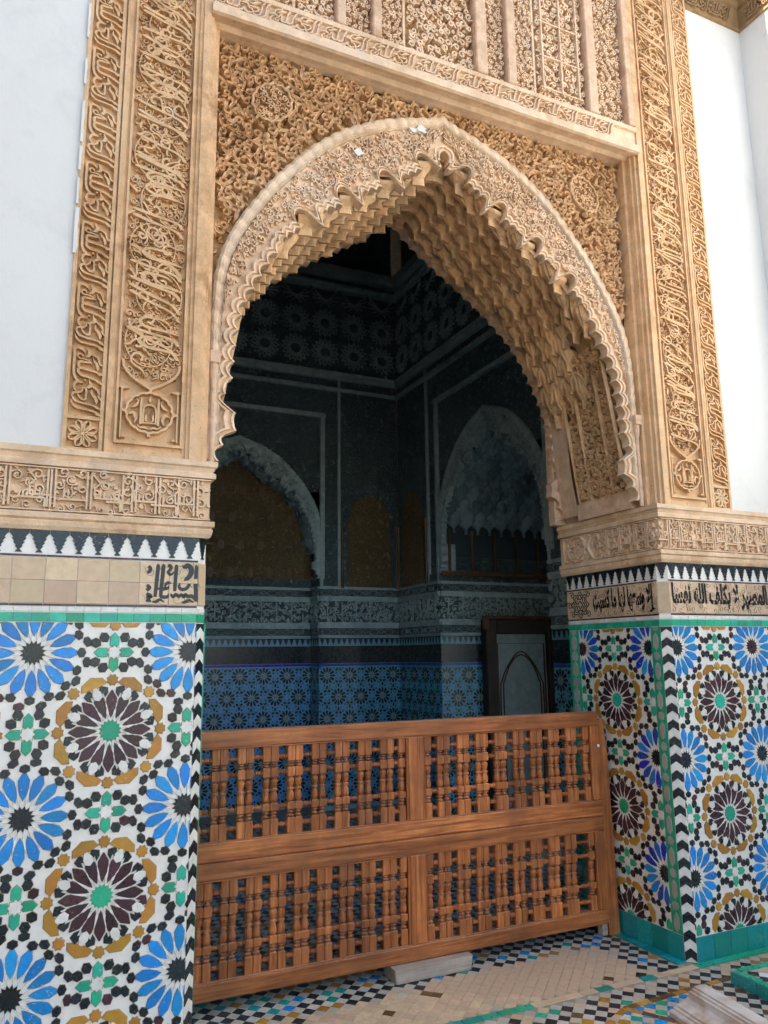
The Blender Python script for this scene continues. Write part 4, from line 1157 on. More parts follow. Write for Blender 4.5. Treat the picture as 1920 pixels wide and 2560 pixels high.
for a, b in ((.83, 2.19), (.83, 2.34), (.60, 2.195), (.60, 2.338)): kn.ribbon([(a - .012, b, .014), (a + .012, b, .014)], fI, 0, .018, 1)
for a in (.848,): kn.ribbon([(a, 2.178, .010), (a, 2.352, .010)], fI, 0, .02, 1)
kn.build('knot_carving', M['stucco_pale'], pr)
# ------------------------------------------------------------------ turned wooden gate
gate = thing('wooden_gate', 'low reddish cedar gate of turned spindles barring the tiled archway', 'gate', (XC, .53, .07))
GY0, GY1 = .50, .575
def rail(name, x0, x1, z0, z1, ax='x', y0=GY0, y1=GY1, bev=.006, rz=0.0):
    mb = MB(); mb.box(x0, x1, y0, y1, z0, z1, 0, bev); return mb.build(name, M['wood_' + ax], gate)
GL, GR = .640, 3.158
rail('rail', GL, GR, 1.168, 1.248); rail('rail', GL, GR, .6575, .7435); rail('rail', GL, GR, .5760, .6555); rail('rail', GL, GR, .070, .1455)
for z0, z1 in ((.7437, 1.1678), (.1457, .5758)):
    rail('stile', 1.884, 1.981, z0, z1, 'z', GY0 + .002, GY1 - .002); rail('stile', 3.098, 3.156, z0, z1, 'z', GY0 + .002, GY1 - .002); rail('stile', GL, .70, z0, z1, 'z', GY0 + .002, GY1 - .002)
    for a in (1.876, 1.9812, 3.090):                                   # thin beads beside the stiles
        mb = MB(); mb.box(a, a + .0075, GY0 + .006, GY0 + .022, z0, z1, 0, .002); mb.build('bead', M['wood_z'], gate)
for z in (1.1665, .7445, .5752, .1465):
    mb = MB(); mb.box(.70, 3.09, GY0 + .004, GY0 + .016, z - .0035, z + .0035, 0, .0015); mb.build('bead', M['wood_x'], gate)

def spindle(zb, zt):
    mb = MB(); H = zt - zb; w = .0200
    z = lambda k: zb + H * k
    def blk(a, b): mb.box(-w, w, -w, w, z(a), z(b), 0, .0035)
    blk(.0, .185); blk(.268, .354); blk(.637, .745); blk(.809, 1.0)
    f = lambda x, y, t: (x, y, z(t))
    bead = lambda a, b: [(w * .50, a), (w * .52, a + (b - a) * .10), (w * .92, a + (b - a) * .18), (w * .98, a + (b - a) * .30), (w * .55, a + (b - a) * .42), (w * .50, a + (b - a) * .5), (w * .55, a + (b - a) * .58), (w * .98, a + (b - a) * .70), (w * .92, a + (b - a) * .82), (w * .52, a + (b - a) * .90), (w * .50, b)]
    mb.lathe(bead(.183, .270), f, 10); mb.lathe(bead(.743, .811), f, 10)
    mb.lathe([(w * .66, .350), (w * .72, .360), (w * .94, .375), (w * 1.02, .395), (w * .98, .425), (w * .80, .465), (w * .64, .482), (w * .66, .486), (w * 1.02, .490), (w * .99, .50), (w * .96, .510), (w * .66, .514), (w * .68, .525), (w * .84, .545), (w * 1.03, .590), (w * .96, .612), (w * .68, .622), (w * .66, .627), (w * .88, .631), (w * .66, .640)], f, 12)
    return mb.mesh('spindle', [M['wood_z']], False)
def rung(L):
    mb = MB(); f = lambda x, y, t: (t, x, y)
    p = [(.014, -L / 2), (.0125, -L / 2 + .004), (.0065, -L / 2 + .009)]
    for c in (-.008, 0, .008): p += [(.0070, c * L / .05 - .0036), (.0118, c * L / .05 - .0020), (.0118, c * L / .05 + .0020), (.0070, c * L / .05 + .0036)]
    p += [(.0065, L / 2 - .009), (.0125, L / 2 - .004), (.014, L / 2)]
    mb.lathe(p, f, 10); return mb.mesh('rung', [M['wood_y']], False)
RUNG = {}
def panel(x0, x1, zb, zt, first_single, last_single, first, pitch, n):
    me = spindle(zb, zt); H = zt - zb; cols = []
    for k in range(n):
        c = first + k * pitch
        cols.append((c - .0405, c + .0405))
    if first_single: cols.insert(0, (x0 + .001, x0 + .0415))
    if last_single: cols.append((x1 - .0415, x1 - .001))
    for a, b in cols:
        xs = [(a + .0203), (b - .0203)] if b - a > .05 else [(a + b) / 2]
        for x in xs:
            mt = Matrix.Translation((x, GY0 + .034 + rnd.uniform(-.0015, .0015), 0)) @ Matrix.Rotation(rnd.gauss(0, .005), 4, 'Z')
            link('spindle', me, gate, mt)
    ends = [(x0, x0)] + cols + [(x1, x1)]
    for (a, b), (c, d) in zip(ends, ends[1:]):
        L = c - b
        if L < .015: continue
        Lr = round(L, 3)
        if Lr not in RUNG: RUNG[Lr] = rung(Lr)
        for k in (.115, .315, .69, .865):
            link('rung', RUNG[Lr], gate, Matrix.Translation(((b + c) / 2, GY0 + .034, zb + H * k)) @ Matrix.Rotation(rnd.uniform(0, 6.28), 4, 'X'))
panel(.70, 1.876, .7437, 1.1678, False, True, .7625, .1256, 9)
panel(1.989, 3.090, .7437, 1.1678, True, True, 2.105, .1222, 8)
panel(.70, 1.876, .1457, .5758, False, True, .7105 + .0, .1185, 10)
panel(1.989, 3.090, .1457, .5758, True, True, 2.0975, .1177, 8)
# the hinge post wedged against the tiled reveal
gp = MB(); gp.grid([[(3.160, .515, 0.002), (3.240, .515, .002), (3.240, .60, .002), (3.160, .60, .002)], [(3.160, .515, 1.03), (3.222, .515, 1.03), (3.222, .60, 1.03), (3.160, .60, 1.03)], [(3.162, .517, 1.195), (3.203, .517, 1.195), (3.203, .60, 1.195), (3.162, .60, 1.195)]], 0, True)
gp.add([(3.162, .517, 1.195), (3.203, .517, 1.195), (3.203, .60, 1.195), (3.162, .60, 1.195)], [(0, 1, 2, 3)]); gp.build('hinge_post', M['wood_z'], gate)
gp = MB(); gp.box(3.118, 3.156, .52, .57, .002, .0695, 0, .004); gp.build('foot_block', M['wood_grey'], gate)
nb = MB(); nb.lathe([(.0, 0), (.009, .001), (.011, .005), (.009, .010), (.0, .013)], lambda x, y, t: (3.142 + x, GY0 - t, 1.052 + y), 10, 0, False); nb.build('stud', M['t_white'], gate, True)

wedge = MB(); wedge.prism([(1.775, .001), (2.205, .001), (2.215, .0685), (1.765, .0685)], frame((0, .50, 0), (1, 0, 0), (0, 0, 1), (0, -1, 0)), -.10, .050, .006)
w_ = wedge.build('wooden_wedge', M['wood_grey']); w_['label'] = 'pale weathered timber block propping up the spindle gate'; w_['category'] = 'block'
# ------------------------------------------------------------------ floor
fb_ = MB(); fb_.add([(-60, -60, -.012), (60, -60, -.012), (60, 60, -.012), (-60, 60, -.012)], [(0, 1, 2, 3)])
structure('ground', fb_, M['ground'])
fb_ = MB(); fb_.add([(-6, -9, -.004), (4.405, -9, -.004), (4.405, 0.9, -.004), (-6, .9, -.004)], [(0, 1, 2, 3)])
fb_.add([(-.2, .9, -.004), (5.4, .9, -.004), (5.4, 5.2, -.004), (-.2, 5.2, -.004)], [(0, 1, 2, 3)])
floor = structure('floor', fb_, M['floor_bed'])
S = .0505; Dg = S * math.sqrt(2)
TILE_M = {k: M[k] for k in ('f_white', 'f_black', 't_ochre', 't_blue', 't_green', 't_tan', 't_brown', 't_turq')}
FM = {}
for k in TILE_M:
    b = MB(); g = .0016; b.prism([(-S / 2 + g / 2, -S / 2 + g / 2), (S / 2 - g / 2, -S / 2 + g / 2), (S / 2 - g / 2, S / 2 - g / 2), (-S / 2 + g / 2, S / 2 - g / 2)], lambda u, v, h: (u, v, h), -.006, 0, .0012)
    FM[k] = b.mesh('floor_tile', [TILE_M[k]])
rest = {k: MB() for k in TILE_M}
qf = random.Random(21); near = []
def wear(x, y):
    # the trodden middle of the threshold has lost its glaze
    if not (JX0 + .12 < x < JX1 - .10): return 0
    w = 1.0
    w *= min(1, max(0, (JX1 - .22 - x) / .16)); w *= min(1, max(0, (.47 - y - .10 * max(0, 2.3 - x)) / .10)); w *= min(1, max(0, (y + .03) / .05)) if y < .05 else 1
    return w
for i in range(-175, 205):
    for j in range(-175, 205):
        x = 1.9 + (i - j) * Dg / 2; y = .2 + (i + j) * Dg / 2
        if x < -.5 or x > 4.39 or y < -1.4 or y > 4.6: continue
        if y > .0 and y < .9 and (x < JX0 + .05 or x > JX1 - .075): continue
        if y >= .9 and not (.1 < x < 3.83): continue
        if -.062 < y < .012 and True: continue                         # green threshold strip
        if y < 0 and x > 3.25 and y < -.255: continue
        if y > 2.2 and (x > 3.83): continue
        # colours run in diagonal rows
        c = 'f_white' if (i + j) % 2 == 0 else None
        if c is None:
            r = qf.random()
            if y < -.06:
                c = 'f_black' if r < .48 else ('t_ochre' if r < .64 else ('t_brown' if r < .76 else ('t_green' if r < .84 else 't_tan')))
                if x < 3.0 and -.42 < y < -.24 and (x > 2.55): c = 't_blue' if r < .7 else 't_green'
            else:
                c = 'f_black' if r < .66 else ('t_blue' if r < .78 else ('t_ochre' if r < .90 else 't_turq'))
        w = wear(x, y)
        if qf.random() < w * 1.05: c = 't_tan' if qf.random() < .978 else qf.choice(('t_brown', 't_tan', 'f_white'))
        if y < -.06 and c == 'f_white' and qf.random() < .22: c = 't_tan'
        d = (x - CAM.x) ** 2 + (y - CAM.y) ** 2
        v_ = Vector((x, y, 0)) - CAM; dep = v_.dot(fwd); px = 960 + F_PX * v_.dot(rgt) / dep; py = 1280 - F_PX * v_.dot(upc) / dep
        vis = 470 < px < 1935 and py < 2580 and py > 2200
        mt = Matrix.Translation((x, y, qf.uniform(-.0006, .0010))) @ Matrix.Rotation(math.pi / 4 + qf.gauss(0, .015), 4, 'Z') @ Matrix.Rotation(qf.gauss(0, .010), 4, 'X') @ Matrix.Rotation(qf.gauss(0, .010), 4, 'Y')
        near.append((0 if vis else 1, d, c, mt))
near.sort(key=lambda t: (t[0], t[1]))
for k, (vis, d, c, mt) in enumerate(near):
    if k < 296 and vis == 0: link('floor_tile', FM[c], floor, mt)
    else:
        me = FM[c]; b = rest[c]; o = len(b.v); b.v += [tuple(mt @ v.co) for v in me.vertices]
        for p in me.polygons: b.f.append(tuple(a + o for a in p.vertices)); b.m.append(0)
allr = MB(); keys = list(rest)
for n_, k in enumerate(keys):
    o = len(allr.v); allr.v += rest[k].v; allr.f += [tuple(a + o for a in f) for f in rest[k].f]; allr.m += [n_] * len(rest[k].f)
allr.build('floor_mosaic', [TILE_M[k] for k in keys], floor, kind='stuff')
# green strips along the reveals, the facade and the threshold; ochre bands on the slant
fz = frame((0, 0, 0), (1, 0, 0), (0, 1, 0), (0, 0, 1))
def strip_tiles(a, b, w, L, mk, name='strip_tile'):
    a, b = Vector(a), Vector(b); d = (b - a); n = max(1, round(d.length / L)); u = d.normalized(); v = Vector((-u.y, u.x))
    for k in range(n):
        p0 = a + d * (k / n) + u * .001; p1 = a + d * ((k + 1) / n) - u * .001
        P = [tuple(p0 - v * w / 2), tuple(p1 - v * w / 2), tuple(p1 + v * w / 2), tuple(p0 + v * w / 2)]
        tile_piece(fz, None, P, name, M[mk if not isinstance(mk, tuple) else rnd.choice(mk)], floor, .0022)
strip_tiles((JX1 - .034, .84), (JX1 - .034, .03), .060, .13, 't_turq'); strip_tiles((JX0 + .034, .84), (JX0 + .034, .03), .060, .13, 't_turq')
strip_tiles((3.26, -.027), (4.40, -.027), .050, .13, 't_green'); strip_tiles((.2, -.027), (3.26, -.027), .044, .092, ('t_green', 't_turq', 't_tan', 't_tan'))
strip_tiles((3.30, -.205), (2.60, -.238), .034, .075, ('t_ochre', 't_brown')); strip_tiles((2.60, -.240), (2.75, -.50), .034, .07, ('t_ochre', 't_brown'))
strip_tiles((2.60, -.240), (2.20, -.44), .034, .07, ('t_ochre', 't_tan'))

# low tiled plinth at the right and the marble tomb ridge on the floor
kb = thing('tiled_plinth', 'low grave plinth edged with dark green tiles by the lettered pier', 'plinth', (3.6, -.6, 0))
pb = MB(); pb.box(3.252, 4.30, -1.5, -.257, -.003, .0555); pb.build('plinth_core', M['grout'], kb)
fk = frame((3.252, 0, 0), (0, -1, 0), (0, 0, 1), (-1, 0, 0)); 
for k in range(8): tile_piece(fk, None, [(.258 + k * .15, .001), (.258 + k * .15 + .147, .001), (.258 + k * .15 + .147, .056), (.258 + k * .15, .056)], 'edge_tile', M['t_turq'], kb, .006)
fk = frame((0, 0, .0556), (1, 0, 0), (0, 1, 0), (0, 0, 1))
for k in range(8):
    tile_piece(fk, None, [(3.248, -.262 - k * .15), (3.290, -.262 - k * .15), (3.290, -.262 - k * .15 - .147), (3.248, -.262 - k * .15 - .147)][::-1], 'rim_tile', M['t_green'], kb, .004)
    tile_piece(fk, None, [(3.292 + k * .12, -.257), (3.292 + k * .12, -.296), (3.292 + k * .12 + .117, -.296), (3.292 + k * .12 + .117, -.257)], 'rim_tile', M['t_green'], kb, .004)
n_ = 0
for i in range(40):
    for j in range(40):
        x = 3.32 + (i - j) * Dg / 2; y = -.33 - (i + j) * Dg / 2
        if 3.30 < x < 4.25 and -1.2 < y < -.30 and n_ < 290:
            tile_piece(fk, ('pl', (i + j) % 2), turn([(-S / 2, -S / 2), (S / 2, -S / 2), (S / 2, S / 2), (-S / 2, S / 2)], math.pi / 4, (x, y)), 'top_tile', M['t_white' if (i + j) % 2 else 't_black'], kb, .002); n_ += 1
# marble ridge stone, far end profile swept towards the courtyard
rp = [(-.172, .002), (-.172, .022), (-.166, .027), (-.150, .028), (-.150, .035), (-.136, .037), (-.134, .044), (-.118, .046), (-.092, .053), (-.072, .066), (-.062, .082), (-.062, .089), (-.049, .090), (-.047, .098), (-.034, .099), (-.032, .106), (0, .109)]
rp = rp + [(-a, b) for a, b in rp[::-1][1:]]
mb = MB(); dv = Vector((-.13, -.9915, 0)); sv = Vector((.9915, -.13, 0)); o0 = Vector((2.893, -.405, 0))
rows = [[tuple(o0 + dv * t + sv * a + Vector((0, 0, b))) for a, b in rp] for t in (0, .003, .35, .8, 1.3)]
for k, (a, b) in enumerate(rp): rows[0][k] = tuple(o0 + sv * (a * .985) + Vector((0, 0, b * .985)))
mb.grid(rows); mb.add(rows[0], [tuple(range(len(rp)))])
g_ = mb.build('marble_gravestone', M['marble']); g_['label'] = 'stepped marble grave ridge lying on the mosaic floor'; g_['category'] = 'gravestone'

# ------------------------------------------------------------------ white walls
def wall(label, boxes, mat=M['plaster'], name='plaster_wall', group='white plaster walls of the court'):
    b = MB()
    for q_ in boxes: b.box(*q_)
    o = b.build(name, mat); o['label'] = label; o['category'] = 'wall'; o['group'] = group; return o
wall('smooth white plaster wall above the frieze with plain tan tiles', [(-1.6, .0845, .012, .30, 2.4375, FTOP)])
wall('sunlit white plaster wall beside the lettered pier', [(mir(.0845), 4.405, .012, .30, 2.4375, 5.985)])
wall('white side wall meeting the portal front in a corner', [(4.405, 5.4, -9, .30, -.01, 5.985)])
# ragged plaster edge lapping over the stucco frame
lw = bpy.data.objects['plaster_wall']; PINV[lw.name] = Matrix.Identity(4); q_ = random.Random(2); z = 3.3
while z < 4.7:
    hgt = q_.uniform(.05, .22); w = q_.uniform(.001, .006) * (2.2 if q_.random() < .15 else 1)
    n_ = 7; P = [(.078, z)] + [(.085 + w * q_.uniform(.3, 1), z + hgt * k / n_) for k in range(n_ + 1)] + [(.078, z + hgt)]
    s_ = MB(); s_.prism(P, face_at(0), -.004, .0016); s_.build('plaster_lap', M['plaster'], lw); z += hgt + q_.uniform(.0, .12)
back = MB(); back.box(-1.6, JX0 - .05, .10, .84, 2.1, FTOP); back.box(JX1 + .10, 5.2, .30, .84, 2.1, FTOP)
back.build('wall_core', M['grout'], portal)
# eaves: carved frieze under the roof edge at the inner corner
ev = thing('carved_cornice', 'ochre carved cornice running round the corner above the white walls', 'cornice', (4.3, -.1, 5.98))
c1 = MB(); f1 = frame((0, .0, 0), (1, 0, 0), (0, 0, 1), (0, -1, 0))
def eprof(k): return [(.0, 5.985), (.014, 5.988), (.014, 6.005), (.004, 6.010), (.030 + .0, 6.14), (.045, 6.150), (.060, 6.165), (.060, 6.19), (.10, 6.25), (.16, 6.29), (.16, 6.34)]
pr_ = eprof(0)
c1.grid([[(mir(.0845), -h, z) for h, z in pr_], [(4.405 - 0, -h, z) for h, z in pr_]]) if False else None
rows = [[(mir(.083), .012 - h, z) for h, z in pr_], [(4.405 - h, .012 - h, z) for h, z in pr_], [(4.405 - h, -6.0, z) for h, z in pr_]]
c1.grid(rows); c1.build('cornice_moulding', M['cornice'], ev)
c2 = MB(); q = random.Random(77)
fA = lambda u, v, h: (u, .012 - .004 - (v - 6.01) * .2 - h, v); fB = lambda u, v, h: (4.405 - .004 - (v - 6.01) * .2 - h, u, v)
for k in range(8):
    for st in unit_strokes(.21, .105):
        c2.ribbon([(3.872 + .21 * k + a, 6.020 + b, w) for a, b, w in st], fA, 0, .014, 3) if k < 2 else None
        c2.ribbon([(-.06 - .21 * k - a, 6.020 + b, w) for a, b, w in st], fB, 0, .014, 3) if k < 4 else None
c2.build('cornice_inscription', M['cornice'], ev, kind='stuff')
rf = MB(); rf.box(-1.6, 4.245, -.16, .9, FTOP, FTOP + .2); rf.box(3.87, 5.4, -.15, .84, 6.34, FTOP); rf.box(4.245, 5.4, -9, -.15, 6.34, 6.6); rf.build('roof_edge', M['plaster_tan'], ev)
# the wing across the court, whose shadow keeps the portal cool
wg = thing('courtyard_wing', 'tan plastered wing standing left of the portal across the court', 'building', (-5, -5, 0))
b = MB(); b.box(-7.5, -4.0, -12, 7.5, -.01, 10.2); b.build('wall', M['plaster_tan'], wg)
b = MB(); b.box(-7.6, -3.85, -12.1, 7.6, 10.2, 10.45); b.build('coping', M['plaster_tan'], wg)

# ------------------------------------------------------------------ burial chamber behind the gate
RX0, RX1, RY0, RY1 = .084, 3.866, .90, 4.67
RC = (RY0 - .02 + RY1) / 2
ch = thing('burial_chamber', 'dim burial chamber of carved stucco and blue star mosaic seen through the arch', 'chamber', (XC, 2.8, 0))
Tb = lambda x, y, z: (XC + x, RY1 + y, z + 2.43)
Tr = lambda x, y, z: (RX1 + y, RC - x, z + 2.43)
Tl = lambda x, y, z: (RX0 - y, RC + x, z + 2.43)
K = .715
INs = [(a * K * 1.02, b * K) for a, b in INNER]; OUs = [(a * K * 1.03, b * K) for a, b in OUTER]
q = random.Random(44)
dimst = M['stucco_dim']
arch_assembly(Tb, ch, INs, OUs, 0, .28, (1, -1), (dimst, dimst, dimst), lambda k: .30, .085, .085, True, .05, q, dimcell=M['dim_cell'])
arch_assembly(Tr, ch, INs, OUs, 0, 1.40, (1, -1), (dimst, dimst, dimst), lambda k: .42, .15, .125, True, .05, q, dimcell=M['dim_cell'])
# wall sheets round the arches
def pierced(T, half, ztop, name, mat):
    b = MB(); P, _ = resample(OUs, 40)
    for s in (1, -1):
        b.grid([[T(s * a, .03, c) for a, c in P], [T(s * a, .03, 4.27 - 2.43) for a, c in P]])
        b.grid([[T(s * max(a, .0), .03, c) for a, c in P if c < 1.0], [T(s * .93, .03, c) for a, c in P if c < 1.0]])
    b.build(name, mat, ch)
    g = MB()
    for s in (1, -1):
        for x0, x1, y, za, zb in ((.93, .965, -.012, -.1, 1.875), (.965, .985, .0, -.1, 1.895), (.985, 1.14, .02, -.1, 2.37 - .0), (1.14, 1.17, -.008, -.1, 2.37), (1.17, half, .01, -.1, 2.37)):
            p = [T(s * x0, y, za), T(s * x1, y, za), T(s * x1, y, zb), T(s * x0, y, zb)]; p2 = [T(s * x0, .2, za), T(s * x1, .2, za), T(s * x1, .2, zb), T(s * x0, .2, zb)]
            g.add(p + p2, [(0, 1, 2, 3), (0, 4, 7, 3), (1, 5, 6, 2), (3, 2, 6, 7)], 1 if .02 > y > .005 or y == .02 else 0)
    for z0, z1, y in ((1.84, 1.875, -.012), (1.875, 1.895, 0), (1.895, 2.20, .02), (2.20, 2.225, -.01), (2.225, 2.37, .015)):
        p = [T(-.99, y, z0), T(.99, y, z0), T(.99, y, z1), T(-.99, y, z1)]; p2 = [T(-.99, .2, z0), T(.99, .2, z0), T(.99, .2, z1), T(-.99, .2, z1)]
        g.add(p + p2, [(0, 1, 2, 3), (0, 1, 5, 4), (3, 2, 6, 7)], 1 if y > .005 else 0)
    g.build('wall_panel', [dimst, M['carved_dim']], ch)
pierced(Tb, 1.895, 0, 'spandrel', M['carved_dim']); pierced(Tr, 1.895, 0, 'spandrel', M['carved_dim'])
# blind niches on the piers of the room
for T in (Tb, Tr):
    for s in (1, -1):
        b = MB(); P = []
        for k in range(25):
            t = math.pi * k / 24; P.append((1.53 - .26 * math.cos(t) * (1 + .04 * math.cos(9 * t)), .62 + .34 * math.sin(t) ** .9 * (1 + .03 * abs(math.cos(9 * t)))))
        P = [(1.79, -.08)] + P[::-1] + [(1.27, -.08)]
        b.add([T(s * a, -.006, c) for a, c in P], [tuple(range(len(P)))]); b.build('blind_niche', M['carved_warm'], ch)
        for xx in (1.19, 1.86):
            b = MB(); b.lathe([(.020, -.10), (.016, -.06), (.014, .50), (.020, .56), (.024, .62)], lambda x, y, t: tuple(Vector(T(s * xx, -.012, t)) + Vector((x, y, 0))), 8)
            b.build('colonnette', M['wood_brown'], ch)
# back of the shallow recess, deep side recess
b = MB(); b.add([(XC - 1.0, RY1 + .28, 1.9), (XC + 1.0, RY1 + .28, 1.9), (XC + 1.0, RY1 + .28, 4.2), (XC - 1.0, RY1 + .28, 4.2)], [(0, 1, 2, 3)]); b.build('recess_carving', M['carved_warm'], ch)
b = MB()
for r_ in range(4):
    for k in range(9):
        x = XC - .88 + .22 * k + (.11 if r_ % 2 else 0); z = 2.50 + .30 * r_
        f = face_at(RY1 + .279)
        b.prism([(x - .032, z - .05), (x + .032, z - .05), (x + .032, z + .03), (x, z + .065), (x - .032, z + .03)], f, 0, .008)
        b.prism([(x + .08, z - .012), (x + .14, z - .012), (x + .14, z + .008), (x + .08, z + .008)], f, 0, .006)
b.build('recess_motifs', M['wood_brown'], ch, kind='stuff')
DX1 = 5.28; DY = RC + .925
# tiled lower walls: (frame, u0, u1)
YR = RC - .925
lows = [('back', frame((0, RY1, 0), (1, 0, 0), (0, 0, 1), (0, -1, 0)), 2.90, RX1), ('back', frame((0, RY1, 0), (1, 0, 0), (0, 0, 1), (0, -1, 0)), RX0, 1.05),
        ('recess', frame((0, RY1 + .28, 0), (1, 0, 0), (0, 0, 1), (0, -1, 0)), 1.05, 2.90), ('return', frame((2.90, 0, 0), (0, 1, 0), (0, 0, 1), (-1, 0, 0)), RY1, RY1 + .28),
        ('side', frame((RX1, 0, 0), (0, 1, 0), (0, 0, 1), (-1, 0, 0)), DY, RY1), ('side', frame((RX1, 0, 0), (0, 1, 0), (0, 0, 1), (-1, 0, 0)), RY0, YR),
        ('niche', frame((0, DY, 0), (1, 0, 0), (0, 0, 1), (0, -1, 0)), RX1, DX1), ('niche_end', frame((DX1, 0, 0), (0, 1, 0), (0, 0, 1), (-1, 0, 0)), YR, DY),
        ('left', frame((RX0, 0, 0), (0, 1, 0), (0, 0, 1), (1, 0, 0)), RY0, RY1), ('left', frame((1.05, 0, 0), (0, 1, 0), (0, 0, 1), (1, 0, 0)), RY1, RY1 + .28)]
HX = []
def hexcell(q_):
    pass
for idx, (nm, f, u0, u1) in enumerate(lows):
    b = MB(); b.prism([(u0, 0), (u1, 0), (u1, 2.43), (u0, 2.43)], f, -.05, 0, 0); b.build('lower_wall', dimst, ch)
    t = MB()
    t.prism([(u0, .04), (u1, .04), (u1, 1.475), (u0, 1.475)], f, 0, .002, 0, 0)
    t.prism([(u0, 1.482), (u1, 1.482), (u1, 1.51), (u0, 1.51)], f, 0, .004, 0, 1)
    t.prism([(u0, 1.514), (u1, 1.514), (u1, 1.70), (u0, 1.70)], f, 0, .003, 0, 2)
    t.prism([(u0, 1.704), (u1, 1.704), (u1, 1.784), (u0, 1.784)], f, 0, .003, 0, 0)
    n = max(1, int((u1 - u0) / .062)); p = (u1 - u0) / n
    for k in range(n):
        c = u0 + (k + .5) * p; hw = p * .48
        L = [(hw, 1.783), (hw, 1.772), (hw * .75, 1.772), (hw * .62, 1.757), (hw * .72, 1.755), (hw * .42, 1.740), (hw * .5, 1.738), (hw * .15, 1.722), (hw * .3, 1.714)]
        t.prism([(c + a, z) for a, z in L] + [(c - a, z) for a, z in L[::-1]], f, .002, .005, 0, 2)
    # twelve-point stars on a triangular net with gems between
    A = .262; Hh = A * math.sqrt(3) / 2
    def put(P, mi):
        P = clip(P, u0 + .002, u1 - .002, .05, 1.472)
        if len(P) > 2 and area(P) > 2e-5: t.prism(P, f, .001, .0042, 0, mi)
    uc = (u0 + u1) / 2
    for j in range(-1, 8):
        for i in range(int((u0 - uc) / A) - 2, int((u1 - uc) / A) + 3):
            cx, cz = uc + (i + .5 * (j % 2)) * A, .25 + j * Hh
            if cx < u0 - .15 or cx > u1 + .15: continue
            put([(cx + x, cz + z) for x, z in star(12, .020, .015)], 3)
            for k in range(12):
                put(turn([(.028, 0), (.050, .0105), (.082, .0135), (.092, 0), (.082, -.0135), (.050, -.0105)], k * math.pi / 6, (cx, cz)), 2)
                put(turn([(.098, 0), (.106, .011), (.118, .010), (.123, 0), (.118, -.010), (.106, -.011)], (k + .5) * math.pi / 6, (cx, cz)), 4 if k % 2 else 1)
            for (dx_, dz_) in ((A / 2, Hh / 3), (A / 2, -Hh / 3)):
                for k in range(3): put(turn([(.006, 0), (.012, .010), (.036, .012), (.046, 0), (.036, -.012), (.012, -.010)], math.pi / 2 * (1 if dz_ > 0 else -1) + k * 2 * math.pi / 3, (cx + dx_, cz + dz_)), 2)
                for k in range(3): put(turn([(.014, 0), (.028, .010), (.040, 0), (.028, -.010)], math.pi / 6 * (3 if dz_ < 0 else 1) + k * 2 * math.pi / 3, (cx + dx_, cz + dz_)), 5)
    t.build('star_mosaic', [M['t_sky'], M['t_deep'], M['t_black'], M['t_ochre'], M['t_blue'], M['t_turq']], ch, kind='stuff')
    # carved bands over the tiles
    c = MB()
    for z0, z1, h, mi in ((1.79, 1.815, .012, 0), (1.815, 1.89, .004, 1), (1.89, 1.925, .02, 0), (1.925, 1.955, .012, 0), (1.955, 2.185, .005, 1), (2.185, 2.21, .018, 0), (2.21, 2.24, .026, 0), (2.24, 2.315, .006, 1), (2.315, 2.345, .02, 0), (2.345, 2.43, .004, 1)):
        c.prism([(u0, z0), (u1, z0), (u1, z1), (u0, z1)], f, 0, h, 0, mi)
    for z0 in (1.8525, 2.2775):
        u = u0 + .02; k = 0
        while u + .13 < u1:
            w = .055 if k % 2 else .11
            P = [(u, z0), (u + .022, z0 + .026), (u + w - .022, z0 + .026), (u + w, z0), (u + w - .022, z0 - .026), (u + .022, z0 - .026)] if k % 2 == 0 else [(u, z0), (u + .02, z0 + .02), (u + w - .02, z0 + .02), (u + w, z0), (u + w - .02, z0 - .02), (u + .02, z0 - .02)]
            c.ribbon([(a, b_, .006) for a, b_ in P + P[:1]], f, .004, .012, 1); u += w + .012; k += 1
    c.build('carved_bands', [dimst, M['carved_dim']], ch)
    vb = MB(); vines(vb, frame(f(0, 0, .005), f.mat.col[0].xyz, (0, 0, 1), f.mat.col[2].xyz), lambda u, v: u0 + .02 < u < u1 - .02 and 1.965 < v < 2.175, (u0, u1, 1.96, 2.18), .06, .012, 0, .012, q, True, 0, 2)
    for k in range(int((u1 - u0) / .17)):
        vb.ribbon([(u0 + .09 + .17 * k, 1.965, .012), (u0 + .09 + .17 * k, 2.175, .012)], f, .005, .019, 1)
    vb.build('frieze_carving', dimst, ch, kind='stuff')
# side walls of the deep niche above the tiles
b = MB()
for yy, s in ((DY, 1), (YR, -1)):
    b.add([(RX1, yy + s * .02, 2.43), (DX1, yy + s * .02, 2.43), (DX1, yy + s * .02, 4.3), (RX1, yy + s * .02, 4.3)], [(0, 1, 2, 3)])
b.add([(DX1 + .01, YR, 2.43), (DX1 + .01, DY, 2.43), (DX1 + .01, DY, 4.3), (DX1 + .01, YR, 4.3)], [(0, 1, 2, 3)]); b.build('niche_wall', M['carved_dim'], ch)
for k in range(5):
    b = MB(); xx = RX1 + .12 + .28 * k
    b.lathe([(.020, 2.435), (.016, 2.47), (.015, 2.78), (.022, 2.84), (.026, 2.88)], lambda x, y, t: (xx + x, DY - .012 + y, t), 8); b.build('colonnette', M['wood_brown'], ch)
b = MB(); b.box(RX1 + .01, DX1 - .01, DY - .035, DY + .01, 2.40, 2.45, 0, .008); b.build('niche_ledge', M['wood_brown'], ch)
# closed left side and front, lower walls above tile height
b = MB()
